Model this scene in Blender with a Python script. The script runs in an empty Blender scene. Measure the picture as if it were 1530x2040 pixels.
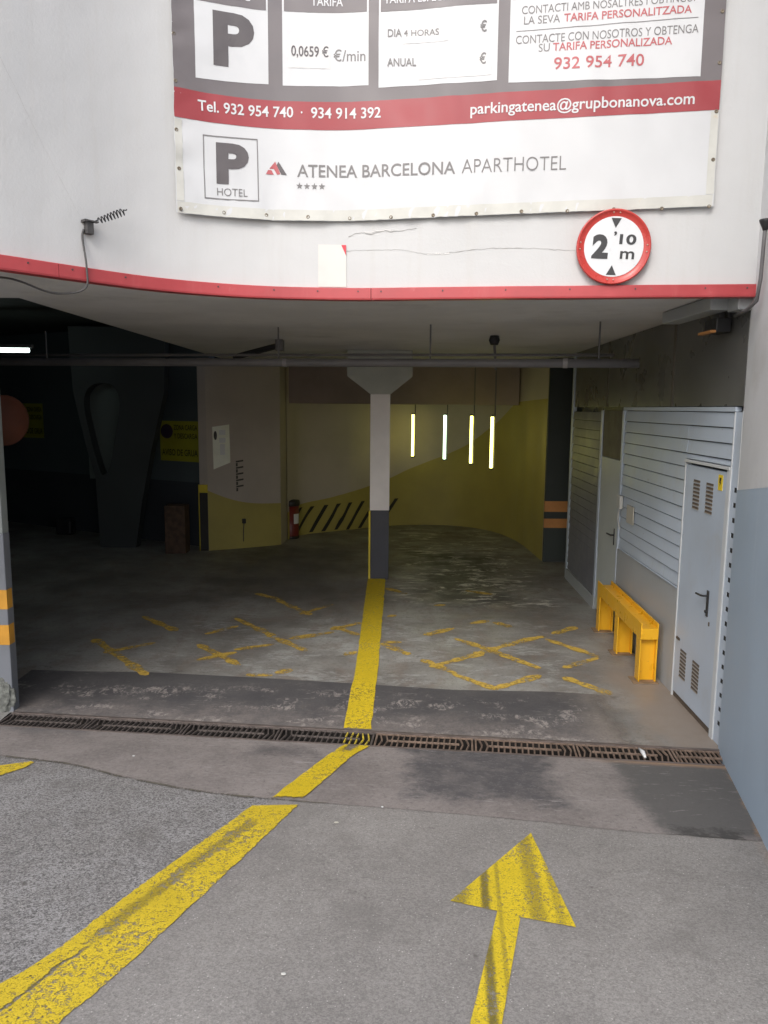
import bpy, bmesh, math, random
from mathutils import Vector, Matrix, noise
random.seed(7)
S = bpy.context.scene
COL = S.collection
R = math.radians

# ---------------------------------------------------------------- camera
PITCH, ROLL = R(7.9), R(0.5)
fw = Vector((0, math.cos(PITCH), -math.sin(PITCH)))
r0 = Vector((1, 0, 0)); u0 = r0.cross(fw)
rt = r0*math.cos(ROLL) + u0*math.sin(ROLL); up = u0*math.cos(ROLL) - r0*math.sin(ROLL)
cam = bpy.data.cameras.new('camera'); cam_o = bpy.data.objects.new('camera', cam); COL.objects.link(cam_o)
m4 = Matrix((rt, up, -fw)).transposed().to_4x4(); m4.translation = (0, 0, 2.4)
cam_o.matrix_world = m4
cam.sensor_fit = 'VERTICAL'; cam.sensor_height = 24; cam.lens = 24*1500/2040; cam.clip_start = .05; cam.clip_end = 1000
S.camera = cam_o
# ---------------------------------------------------------------- sky, sun, exposure
SUN_EL, SUN_DIR = R(43), Vector((-.32, -.947, 0))
w = bpy.data.worlds.new('World'); S.world = w; w.use_nodes = True
nt = w.node_tree; nt.nodes.clear()
sky = nt.nodes.new('ShaderNodeTexSky'); sky.sky_type = 'NISHITA'; sky.sun_disc = False
sky.sun_elevation = SUN_EL; sky.sun_rotation = math.atan2(SUN_DIR.x, SUN_DIR.y); sky.air_density = 1.0; sky.dust_density = 3.0
hs = nt.nodes.new('ShaderNodeHueSaturation'); hs.inputs['Saturation'].default_value = .6
bg = nt.nodes.new('ShaderNodeBackground'); bg.inputs['Strength'].default_value = .15
wo = nt.nodes.new('ShaderNodeOutputWorld')
nt.links.new(sky.outputs[0], hs.inputs['Color']); nt.links.new(hs.outputs[0], bg.inputs['Color']); nt.links.new(bg.outputs[0], wo.inputs[0])
sl = bpy.data.lights.new('sun', 'SUN'); sl.energy = .52; sl.angle = R(20); sl.color = (1, .985, .965)
so = bpy.data.objects.new('sun', sl); COL.objects.link(so)
sd = Vector((SUN_DIR.x*math.cos(SUN_EL), SUN_DIR.y*math.cos(SUN_EL), math.sin(SUN_EL)*SUN_DIR.length))
so.rotation_euler = sd.to_track_quat('Z', 'Y').to_euler(); so.location = (-6, -8, 12)
vs = S.view_settings; vs.view_transform = 'Standard'; vs.look = 'None'; vs.gamma = 1; vs.use_curve_mapping = False; vs.exposure = 0.93
S.cycles.max_bounces = 12; S.cycles.diffuse_bounces = 10; S.cycles.transparent_max_bounces = 12

# ---------------------------------------------------------------- material helpers
class NT:
    def __init__(s, name):
        s.m = bpy.data.materials.new(name); s.m.use_nodes = True; s.t = s.m.node_tree; s.t.nodes.clear()
        s.out = s.n('ShaderNodeOutputMaterial'); s.co = s.n('ShaderNodeTexCoord').outputs['Object']
        s.geo = s.n('ShaderNodeNewGeometry').outputs['Position']
    def n(s, t, **k):
        o = s.t.nodes.new(t)
        for a, b in k.items(): setattr(o, a, b)
        return o
    def l(s, a, b): s.t.links.new(a, b)
    def set(s, sock, v):
        if hasattr(v, 'links'): s.l(v, sock)
        elif isinstance(v, (tuple, list)): sock.default_value = tuple(v)+((1,) if len(v) == 3 and sock.type == 'RGBA' else ())
        else: sock.default_value = v
    def math(s, op, a, b=0., c=0., clamp=False):
        o = s.n('ShaderNodeMath', operation=op, use_clamp=clamp)
        s.set(o.inputs[0], a); s.set(o.inputs[1], b); s.set(o.inputs[2], c); return o.outputs[0]
    def map(s, v, a, b, c=0., d=1., smooth=True):
        o = s.n('ShaderNodeMapRange'); o.interpolation_type = 'SMOOTHSTEP' if smooth else 'LINEAR'
        for i, x in enumerate((v, a, b, c, d)): s.set(o.inputs[i], x)
        return o.outputs[0]
    def noise(s, scale, detail=4., rough=.55, stretch=None, dist=0., vec=None):
        v = vec if vec is not None else s.geo
        if stretch:
            mp = s.n('ShaderNodeMapping'); mp.inputs['Scale'].default_value = stretch; s.l(v, mp.inputs[0]); v = mp.outputs[0]
        o = s.n('ShaderNodeTexNoise'); s.l(v, o.inputs['Vector'])
        o.inputs['Scale'].default_value = scale; o.inputs['Detail'].default_value = detail; o.inputs['Roughness'].default_value = rough; o.inputs['Distortion'].default_value = dist
        return o.outputs[0]
    def voro(s, scale, feat='F1', vec=None):
        o = s.n('ShaderNodeTexVoronoi', feature=feat); s.l(vec if vec is not None else s.geo, o.inputs['Vector']); o.inputs['Scale'].default_value = scale
        return o
    def mix(s, f, a, b, bt='MIX'):
        o = s.n('ShaderNodeMix', data_type='RGBA', blend_type=bt)
        s.set(o.inputs[0], f); s.set(o.inputs[6], a); s.set(o.inputs[7], b); return o.outputs[2]
    def xyz(s, v=None):
        o = s.n('ShaderNodeSeparateXYZ'); s.l(v if v is not None else s.geo, o.inputs[0]); return o.outputs
    def bump(s, h, st=.3, d=.01):
        o = s.n('ShaderNodeBump'); s.set(o.inputs['Height'], h); o.inputs['Strength'].default_value = st; o.inputs['Distance'].default_value = d; return o.outputs[0]
    def bsdf(s, col, rough=.6, metal=0., normal=None, alpha=None, spec=.4, **k):
        b = s.n('ShaderNodeBsdfPrincipled'); s.set(b.inputs['Base Color'], col); s.set(b.inputs['Roughness'], rough); s.set(b.inputs['Metallic'], metal)
        b.inputs['Specular IOR Level'].default_value = spec
        if normal is not None: s.l(normal, b.inputs['Normal'])
        for a, v in k.items(): s.set(b.inputs[a], v)
        sh = b.outputs[0]
        if alpha is not None:
            t = s.n('ShaderNodeBsdfTransparent'); x = s.n('ShaderNodeMixShader'); s.set(x.inputs[0], alpha); s.l(t.outputs[0], x.inputs[1]); s.l(sh, x.inputs[2]); sh = x.outputs[0]
        s.l(sh, s.out.inputs[0]); return s.m

def scratch(t, rot, sc_=5., st=14, th=(.63, .68), mask=2.2, mth=(.5, .6)):
    mp = t.n('ShaderNodeMapping'); mp.inputs['Rotation'].default_value = (0, 0, R(rot)); mp.inputs['Scale'].default_value = (1, st, 1); mp.inputs['Location'].default_value = (rot*.37, rot*.11, 0); t.l(t.geo, mp.inputs[0])
    o = t.n('ShaderNodeTexNoise'); t.l(mp.outputs[0], o.inputs['Vector']); o.inputs['Scale'].default_value = sc_; o.inputs['Detail'].default_value = 4; o.inputs['Roughness'].default_value = .6
    return t.math('MULTIPLY', t.map(o.outputs[0], *th), t.map(t.noise(mask, 5, .65, (1+rot*.002, 1, 1)), *mth))
def sc(c, f): return tuple(min(1, x*f) for x in c)
def mat(name, col, rough=.6, var=.12, scale=6., bump=0., bscale=60., metal=0., spec=.4, dirt=None, dscale=3., dth=(.55, .75), stretch=None, rust=None, scr=None):
    t = NT(name)
    n = t.noise(scale, 5, .6, stretch)
    c = t.mix(t.map(n, .3, .7), sc(col, 1-var), sc(col, 1+var))
    if dirt: c = t.mix(t.map(t.noise(dscale, 6, .65, stretch), dth[0], dth[1]), c, dirt)
    if rust: c = t.mix(t.math('MULTIPLY', t.map(t.noise(17, 6, .75), .655, .70), t.map(t.noise(1.7, 4, .6), .45, .6)), c, rust)
    if scr: c = t.mix(t.math('MULTIPLY', t.math('ADD', scratch(t, 12, 4, 9, (.64, .69)), t.math('MULTIPLY', t.map(t.noise(2.0, 6, .7, (4, 4, .5)), .56, .74), .5), clamp=True), .55), c, scr)
    nb = t.bump(t.noise(bscale, 4), bump, .004) if bump else None
    rr = t.map(t.noise(scale*2, 3), .2, .8, max(.05, rough-.1), min(1, rough+.1))
    return t.bsdf(c, rr, metal, nb, spec=spec)
def glow(name, col, st):
    t = NT(name); e = t.n('ShaderNodeEmission'); e.inputs[0].default_value = (*col, 1); e.inputs[1].default_value = st; t.l(e.outputs[0], t.out.inputs[0]); return t.m
def worn(name, col, wear=.45, scale=60., big=3., bigamt=.25, stretch=None, dark=(.06, .055, .05), edge=.06):
    """floor paint that has flaked off in specks and larger scuffs, the surface under it showing through"""
    t = NT(name)
    a = t.noise(scale, 6, .7, stretch); b = t.noise(big, 5, .6, stretch)
    v = t.math('ADD', a, t.math('MULTIPLY', t.math('SUBTRACT', b, .5), bigamt*3))
    al = t.map(v, wear-edge, wear+edge)
    c = t.mix(t.map(t.noise(big*2.5, 5, .65), .35, .75), sc(col, 1.06), sc(col, .78))
    c = t.mix(t.math('MULTIPLY', t.map(t.noise(scale*.45, 5, .7), .56, .72), .5), c, dark)
    return t.bsdf(c, .6, 0, t.bump(a, .3, .003), al, spec=.3)

# ---------------------------------------------------------------- mesh helpers
def wl(o):
    v = Vector((0, 0, 0))
    while o: v += o.location; o = o.parent
    return v
def obj(name, bm, m, parent=None, smooth=False, local=False):
    if parent is not None and not local: bmesh.ops.translate(bm, verts=bm.verts, vec=-wl(parent))
    me = bpy.data.meshes.new(name); bmesh.ops.recalc_face_normals(bm, faces=bm.faces); bm.to_mesh(me); bm.free()
    me.materials.append(m)
    if smooth:
        for p in me.polygons: p.use_smooth = True
    o = bpy.data.objects.new(name, me); COL.objects.link(o); o.parent = parent
    return o
def flat(name, bm, m, parent=None):      # thin sheets keep their given winding
    if parent is not None: bmesh.ops.translate(bm, verts=bm.verts, vec=-wl(parent))
    me = bpy.data.meshes.new(name); bm.to_mesh(me); bm.free(); me.materials.append(m)
    o = bpy.data.objects.new(name, me); COL.objects.link(o); o.parent = parent; return o
def thing(name, label, cat, loc=(0, 0, 0), group=None, rotz=0):
    o = bpy.data.objects.new(name, None); COL.objects.link(o); o.location = loc; o.rotation_euler = (0, 0, rotz); o.empty_display_size = .1
    return tag(o, label, cat, group)
def tag(o, label, cat, group=None):
    o['label'] = label; o['category'] = cat
    if group: o['group'] = group
    return o
def struct(name, bm, m):
    o = obj(name, bm, m); o['kind'] = 'structure'; return o
def dup(root, loc, label=None):
    r = root.copy(); COL.objects.link(r); r.location = loc
    if label: r['label'] = label
    for ch in list(root.children):
        c = ch.copy(); COL.objects.link(c); c.parent = r
        for g in ch.children:
            d = g.copy(); COL.objects.link(d); d.parent = c
    return r
B = bmesh.new
def box(bm, x0, x1, y0, y1, z0, z1, bev=0., f=None):
    vs = [bm.verts.new((x, y, z)) for x in (x0, x1) for y in (y0, y1) for z in (z0, z1)]
    fs = [bm.faces.new([vs[i] for i in q]) for q in ((0, 1, 3, 2), (4, 6, 7, 5), (0, 4, 5, 1), (2, 3, 7, 6), (0, 2, 6, 4), (1, 5, 7, 3))]
    if bev:
        es = list({e for q in fs for e in q.edges})
        r = bmesh.ops.bevel(bm, geom=es, offset=bev, segments=2, affect='EDGES', profile=.5)
        vs = list({v for q in r['faces'] for v in q.verts})
    if f:
        for v in vs: v.co = f(*v.co)
    return bm
def prism(bm, pts, z0, z1, f=None):
    a = [bm.verts.new((x, y, z0)) for x, y in pts]; b = [bm.verts.new((x, y, z1)) for x, y in pts]; n = len(pts)
    for i in range(n): bm.faces.new((a[i], a[(i+1) % n], b[(i+1) % n], b[i]))
    bm.faces.new(a[::-1]); bm.faces.new(b)
    return bm
def ribbon(bm, pts, z0, z1):            # vertical sheet along a plan path
    a = [bm.verts.new((x, y, z0)) for x, y in pts]; b = [bm.verts.new((x, y, z1)) for x, y in pts]
    for i in range(len(pts)-1): bm.faces.new((a[i], a[i+1], b[i+1], b[i]))
    return bm
def tube(bm, pts, r, n=8, cap=True):
    pts = [Vector(p) for p in pts]; rings = []
    for i, p in enumerate(pts):
        d = (pts[min(i+1, len(pts)-1)]-pts[max(i-1, 0)]).normalized()
        a = d.orthogonal().normalized() if i == 0 else (a - d*a.dot(d)).normalized()
        b = d.cross(a); rr = r[i] if isinstance(r, (list, tuple)) else r
        rings.append([bm.verts.new(p+(a*math.cos(t)+b*math.sin(t))*rr) for t in (2*math.pi*k/n for k in range(n))])
    for q in range(len(rings)-1):
        for k in range(n): bm.faces.new((rings[q][k], rings[q][(k+1) % n], rings[q+1][(k+1) % n], rings[q+1][k]))
    if cap: bm.faces.new(rings[0][::-1]); bm.faces.new(rings[-1])
    return bm
def poly(bm, pts, f=None):
    vs = [bm.verts.new(f(*p) if f else p) for p in pts]; bm.faces.new(vs); return bm
def catmull(K, n=12):
    K = [Vector(k) for k in K]; K = [2*K[0]-K[1]]+K+[2*K[-1]-K[-2]]; o = []
    for i in range(1, len(K)-2):
        a, b, c, d = K[i-1:i+3]
        for j in range(n):
            t = j/n; o.append(.5*((2*b)+(c-a)*t+(2*a-5*b+4*c-d)*t*t+(3*b-a-3*c+d)*t**3))
    return o+[K[-2]]
_tc = {}
def text_mesh(s, bold=0.):
    """vertices and faces of a word in the built in font, x from 0 to 1 over its width, y in cap heights"""
    def mk(body):
        c = bpy.data.curves.new('t', 'FONT'); c.body = body; c.size = 1; c.offset = bold; c.resolution_u = 4; c.fill_mode = 'BOTH'
        o = bpy.data.objects.new('t', c); COL.objects.link(o); dg = bpy.context.evaluated_depsgraph_get(); dg.update()
        me = bpy.data.meshes.new_from_object(o.evaluated_get(dg)); bpy.data.objects.remove(o); bpy.data.curves.remove(c); return me
    k = ('H', bold)
    if k not in _tc:
        h = mk('H'); ys = [v.co.y for v in h.vertices]; _tc[k] = (min(ys), max(ys)); bpy.data.meshes.remove(h)
    y0, y1 = _tc[k]
    me = mk(s); xs = [v.co.x for v in me.vertices]; x0, x1 = min(xs), max(xs)
    V = [((v.co.x-x0)/(x1-x0), (v.co.y-y0)/(y1-y0)) for v in me.vertices]; F = [tuple(p.vertices) for p in me.polygons]
    bpy.data.meshes.remove(me); return V, F
def text(bm, s, u0, u1, z0, z1, h, f, bold=0., maxe=.06):
    """lay the word between u0 and u1 on a baseline going z0 to z1, caps h tall, through the surface function f(u, z)"""
    V, F = text_mesh(s, bold); t = B()
    vs = [t.verts.new((u0+(u1-u0)*x, z0+(z1-z0)*x+h*y, 0)) for x, y in V]
    for q in F:
        try: t.faces.new([vs[i] for i in q])
        except ValueError: pass
    bmesh.ops.triangulate(t, faces=t.faces)
    for _ in range(4):
        es = [e for e in t.edges if e.calc_length() > maxe]
        if not es: break
        bmesh.ops.subdivide_edges(t, edges=es, cuts=1); bmesh.ops.triangulate(t, faces=t.faces)
    nv = {v: bm.verts.new(f(v.co.x, v.co.y)) for v in t.verts}
    for q in t.faces: bm.faces.new([nv[v] for v in q.verts])
    t.free(); return bm

# ---------------------------------------------------------------- the two surfaces things are fixed to
FK = [(-4.6, 2.2), (-3.9, 2.62), (-3.2, 3.13), (-2.6, 3.74), (-2.122, 4.279), (-1.91, 4.53), (-1.55, 4.92), (-1.2, 5.15), (-.75, 5.305), (-.2, 5.34), (.4, 5.265), (1.1, 5.182), (1.8, 5.102), (2.46, 5.03)]
FP = catmull([(x, y, 0) for x, y in FK]); FS = [0.]
for a, b in zip(FP[:-1], FP[1:]): FS.append(FS[-1]+(b-a).length)
def fq(s, z, off=0.):                   # point at arc length s, height z on the curved facade, off metres proud of it
    i = 0
    while i < len(FS)-2 and FS[i+1] < s: i += 1
    a, b = FP[i], FP[i+1]; u = (s-FS[i])/(FS[i+1]-FS[i]); p = a.lerp(b, u)
    def nr(k):
        e = FP[min(k+1, len(FP)-1)]-FP[max(k-1, 0)]; return Vector((e.y, -e.x, 0)).normalized()
    n = nr(i).lerp(nr(i+1), u).normalized(); p = p+n*off
    return Vector((p.x, p.y, z))
def rq(y, z, off=0.): return Vector((2.447+.035*(y-5.29)-off, y, z))     # right inner wall
def xr(x, y): return x
GF = lambda x: 5.21-.105*x-.125         # front edge of the drain
GB = lambda x: 5.21-.105*x+.125
def gz(x, y): return max(0., .125*(GF(x)-y)) if y > -1.5 else .125*(GF(x)+1.5)
ZC = 3.17                               # ceiling
ZL = 3.13                               # underside of the red trim

# ---------------------------------------------------------------- materials
def asphalt():
    t = NT('asphalt'); x, y, z = t.xyz()
    # rougher, darker old surface left of the yellow line
    d = t.math('SUBTRACT', t.math('ADD', t.math('MULTIPLY', x, .937), t.math('MULTIPLY', y, -.35)), -2.03)
    d = t.math('ADD', d, t.math('MULTIPLY', t.math('SUBTRACT', t.noise(3), .5), .1))
    left = t.map(d, .03, -.07)
    big = t.noise(1.3, 5, .6); med = t.noise(7, 6, .75); fine = t.noise(85, 4, .85); grit = t.voro(115); grit2 = t.voro(210)
    cs = t.n('ShaderNodeSeparateColor'); t.l(grit.outputs['Color'], cs.inputs[0]); c2 = t.n('ShaderNodeSeparateColor'); t.l(grit2.outputs['Color'], c2.inputs[0])
    c = t.mix(t.map(big, .3, .7), (.226, .213, .200), (.288, .273, .257))
    c = t.mix(t.math('MULTIPLY', left, .55), c, (.222, .217, .216))
    c = t.mix(t.math('MULTIPLY', t.map(med, .5, .8), t.map(left, 0, 1, .35, .6)), c, (.13, .12, .115))
    # stones of the surface, each with its own tone, and the dark binder between them
    g = t.math('ADD', t.math('MULTIPLY', cs.outputs[0], .5), t.math('MULTIPLY', c2.outputs[0], .5))
    k = t.map(g, .15, .85, .80, 1.20, False); kl = t.map(g, .15, .85, .45, 1.55, False)
    gk = t.math('ADD', t.math('MULTIPLY', k, t.math('SUBTRACT', 1., left)), t.math('MULTIPLY', kl, left))
    cb = t.n('ShaderNodeCombineColor')
    for i in range(3): t.l(gk, cb.inputs[i])
    c = t.mix(1., c, cb.outputs[0], 'MULTIPLY')
    c = t.mix(t.math('MULTIPLY', t.map(fine, .50, .36), t.map(left, 0, 1, .32, .62)), c, (.09, .086, .084))
    c = t.mix(t.math('MULTIPLY', t.map(cs.outputs[1], .955, .985), t.map(grit.outputs['Distance'], .45, .2)), c, (.50, .48, .45))
    c = t.mix(t.math('MULTIPLY', t.math('MULTIPLY', t.map(t.noise(1.6, 6, .75, (1.5, 1, 1)), .45, .62), t.map(g, .35, .7)), t.math('MULTIPLY', left, .8)), c, (.36, .352, .35))
    c = t.mix(t.math('MULTIPLY', scratch(t, 28, 3, 12, (.6, .68), 1.6, (.45, .6)), t.math('MULTIPLY', left, .35)), c, (.37, .36, .355))
    c = t.mix(t.math('MULTIPLY', t.map(t.noise(6.5, 4, .55), .69, .75), .6), c, (.095, .085, .078))
    c = t.mix(t.math('MULTIPLY', t.map(t.noise(1.7, 5, .65), .55, .72), .45), c, (.155, .145, .135)); c = t.mix(t.math('MULTIPLY', t.map(t.noise(23, 5, .8), .64, .71), .5), c, (.10, .092, .088))
    oil = t.voro(1.15); oc = t.n('ShaderNodeSeparateColor'); t.l(oil.outputs['Color'], oc.inputs[0])
    od = t.math('ADD', oil.outputs['Distance'], t.math('MULTIPLY', t.math('SUBTRACT', t.noise(14, 6, .75), .5), .22))
    c = t.mix(t.math('MULTIPLY', t.math('MULTIPLY', t.map(od, .13, .03), t.map(oc.outputs[0], .35, .55)), .5), c, (.085, .078, .07))
    x_ = t.math('SUBTRACT', x, t.math('MULTIPLY', y, .28))
    c = t.mix(t.math('MULTIPLY', t.map(t.math('ADD', x_, t.math('MULTIPLY', t.noise(6, 5, .7), .22)), 1.02, 1.16), .45), c, (.36, .25, .17))
    h = t.math('ADD', t.math('MULTIPLY', fine, .6), t.math('MULTIPLY', g, .5))
    bs = t.n('ShaderNodeBump'); t.set(bs.inputs['Height'], h); t.set(bs.inputs['Strength'], t.map(left, 0, 1, .45, .9)); bs.inputs['Distance'].default_value = .006
    return t.bsdf(c, .82, 0, bs.outputs[0], spec=.3)
def blob(t, x0, x1, y0, y1, soft=.12, wob=.22, sc_=2.5):
    """a mask for stains and the painted floor sheen: soft edged rectangle in plan with a ragged outline"""
    x, y, z = t.xyz(); n = t.math('ADD', t.math('MULTIPLY', t.math('SUBTRACT', t.noise(sc_, 6, .7), .5), wob*2), t.math('MULTIPLY', t.math('SUBTRACT', t.noise(sc_*9, 5, .75), .5), wob*.9))
    dx = t.math('SUBTRACT', (x1-x0)/2, t.math('ABSOLUTE', t.math('SUBTRACT', x, (x0+x1)/2)))
    yy = t.math('ADD', y, t.math('MULTIPLY', x, .105))
    dy = t.math('SUBTRACT', (y1-y0)/2, t.math('ABSOLUTE', t.math('SUBTRACT', yy, (y0+y1)/2)))
    return t.map(t.math('ADD', t.math('MINIMUM', dx, dy), n), -soft*.3, soft)
def scuffs(t, sc_=7., th=(.62, .72)):
    a = t.noise(sc_, 8, .75, (1, 2.6, 1), 1.2); b = t.noise(sc_*5, 4, .7, (1, 1.5, 1), .5)
    return t.math('MULTIPLY', t.map(a, *th), t.map(b, .42, .6))
def apron_mat():
    t = NT('apron_concrete')
    c = t.mix(t.map(t.noise(1.9, 6, .7), .32, .68), (.19, .168, .158), (.28, .25, .235))
    g = t.voro(190); cs = t.n('ShaderNodeSeparateColor'); t.l(g.outputs['Color'], cs.inputs[0])
    c = t.mix(t.math('MULTIPLY', cs.outputs[0], .28), c, (.11, .10, .095))
    c = t.mix(t.math('MULTIPLY', t.map(t.noise(34, 6, .85), .42, .62), .35), c, (.33, .305, .29)); c = t.mix(t.math('MULTIPLY', t.map(t.noise(27, 6, .85), .54, .66), .6), c, (.085, .08, .078))
    A_ = blob(t, .12, 1.16, 4.17, 5.3, .16, .26); c = t.mix(t.math('MULTIPLY', A_, t.map(t.noise(5, 6, .75), .3, .6, .55, .95)), c, (.082, .079, .083))
    c = t.mix(t.math('MULTIPLY', t.math('MULTIPLY', A_, t.map(t.noise(24, 6, .85), .52, .64)), .45), c, (.23, .215, .21))
    c = t.mix(t.math('MULTIPLY', blob(t, 1.50, 2.5, 3.86, 5.3, .12, .16), .85), c, (.098, .096, .093))
    c = t.mix(t.math('MULTIPLY', blob(t, 1.58, 2.1, 3.84, 4.05, .05, .12, 8), t.map(t.noise(9, 5, .7), .42, .6)), c, (.07, .067, .063))
    c = t.mix(t.math('MULTIPLY', blob(t, -.95, -.5, 4.75, 5.05, .2, .3, 5), .75), c, (.085, .08, .082))
    c = t.mix(t.math('MULTIPLY', blob(t, -.48, -.2, 4.55, 4.85, .2, .25, 5), .6), c, (.085, .08, .082))
    c = t.mix(t.math('MULTIPLY', blob(t, -3.0, -2.2, 4.95, 5.3, .2, .2, 4), .7), c, (.09, .09, .096))
    sx = t.math('ADD', scratch(t, 35, 5, 12), t.math('ADD', scratch(t, -25, 6, 12), scratch(t, 80, 5, 10)), clamp=True)
    c = t.mix(t.math('MULTIPLY', sx, .6), c, (.40, .38, .37))
    c = t.mix(t.math('MULTIPLY', scuffs(t, 6, (.58, .68)), .55), c, (.38, .355, .345))
    c = t.mix(t.math('MULTIPLY', t.map(t.noise(16, 6, .8), .60, .72), .65), c, (.075, .068, .066))
    x, y, z = t.xyz()
    rim = t.math('MULTIPLY', t.map(t.math('ADD', t.math('SUBTRACT', x, t.math('MULTIPLY', y, .28)), t.math('MULTIPLY', t.noise(7, 5, .7), .14)), 1.02, 1.08), t.map(t.noise(5, 5, .7), .4, .55))
    c = t.mix(t.math('MULTIPLY', rim, .75), c, (.38, .24, .14))
    edge = t.map(t.math('ADD', t.math('ADD', y, t.math('MULTIPLY', x, .105)), t.math('MULTIPLY', t.noise(12, 5, .7), .06)), 5.03, 5.09)
    c = t.mix(t.math('MULTIPLY', t.math('MULTIPLY', edge, t.map(x, 1.2, 2.0)), .7), c, (.36, .23, .14))
    return t.bsdf(c, .8, 0, t.bump(t.noise(120, 4, .7), .45, .004), spec=.3)
def band_mat():
    t = NT('worn_tar'); x, y, z = t.xyz()
    c = t.mix(t.map(t.noise(1.8, 5, .65), .3, .7), (.068, .066, .070), (.105, .10, .10))
    yy = t.math('ADD', y, t.math('MULTIPLY', x, .105))
    near = t.map(t.math('ADD', yy, t.math('MULTIPLY', t.noise(2.2, 6, .75), .9)), 6.3, 5.8)
    c = t.mix(t.math('MULTIPLY', near, t.map(t.noise(7, 6, .75), .35, .6, .4, .95)), c, (.20, .178, .166))
    c = t.mix(t.map(t.math('ADD', x, t.math('MULTIPLY', t.noise(2, 5, .6), .7)), 1.75, 2.3), c, (.245, .215, .185))
    pal = t.math('MULTIPLY', t.map(t.noise(2.3, 6, .72, (1, 1.6, 1)), .5, .62), t.map(t.noise(22, 6, .75, (1, .5, 1), .8), .47, .56))
    c = t.mix(t.math('MULTIPLY', t.math('MULTIPLY', pal, t.map(yy, 6.25, 5.95)), .8), c, (.36, .325, .30))
    sx = t.math('ADD', scratch(t, 40, 5, 12), t.math('ADD', scratch(t, -20, 6, 12), scratch(t, 75, 5, 10)), clamp=True)
    c = t.mix(t.math('MULTIPLY', sx, .6), c, (.34, .315, .30))
    c = t.mix(t.math('MULTIPLY', t.map(t.noise(50, 3, .8), .45, .7), .35), c, (.05, .047, .047))
    far = t.map(t.math('ADD', x, t.math('MULTIPLY', t.noise(4, 5, .6), .25)), 2.05, 1.8)
    return t.bsdf(c, .7, 0, t.bump(t.noise(90, 4, .7), .35, .004), far, spec=.35)
def floor_mat():
    t = NT('garage_concrete')
    c = t.mix(t.map(t.noise(.9, 6, .65), .32, .68), (.16, .15, .138), (.30, .295, .275))
    c = t.mix(t.math('MULTIPLY', t.map(t.noise(2.6, 6, .7, (1.6, .8, 1)), .48, .62), .6), c, (.20, .165, .14))
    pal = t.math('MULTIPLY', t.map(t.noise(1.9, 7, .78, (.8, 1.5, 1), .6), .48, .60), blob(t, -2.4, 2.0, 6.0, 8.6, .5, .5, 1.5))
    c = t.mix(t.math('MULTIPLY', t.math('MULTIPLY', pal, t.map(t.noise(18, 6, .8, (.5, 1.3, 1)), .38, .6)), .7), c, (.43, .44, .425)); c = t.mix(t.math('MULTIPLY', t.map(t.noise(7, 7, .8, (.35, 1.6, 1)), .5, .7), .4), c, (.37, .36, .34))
    c = t.mix(t.math('MULTIPLY', t.map(t.noise(30, 5, .8), .52, .66), .6), c, (.085, .08, .072))
    c = t.mix(t.math('MULTIPLY', t.map(t.noise(5, 6, .75, (.7, 1.6, 1), .5), .58, .68), .6), c, (.10, .09, .08))
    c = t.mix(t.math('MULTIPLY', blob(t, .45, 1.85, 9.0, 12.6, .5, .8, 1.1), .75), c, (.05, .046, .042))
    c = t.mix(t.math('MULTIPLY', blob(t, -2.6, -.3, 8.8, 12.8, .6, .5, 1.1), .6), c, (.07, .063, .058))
    c = t.mix(t.math('MULTIPLY', t.map(t.noise(1.9, 7, .75, (1, 2.4, 1), 1.2), .52, .62), t.math('MULTIPLY', blob(t, .1, 2.3, 9.0, 15.2, .4, .4), 1.)), c, (.62, .60, .54))  # pale streaks paint the glossy reflections of the far floor into its colour
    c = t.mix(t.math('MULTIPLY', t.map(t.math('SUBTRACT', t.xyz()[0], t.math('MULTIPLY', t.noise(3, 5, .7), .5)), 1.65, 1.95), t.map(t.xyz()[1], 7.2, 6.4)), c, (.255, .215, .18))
    r = t.map(t.noise(2.2, 5, .6), .3, .7, .38, .7)
    return t.bsdf(c, r, 0, t.bump(t.noise(70, 4, .7), .25, .004), spec=.4)
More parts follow.
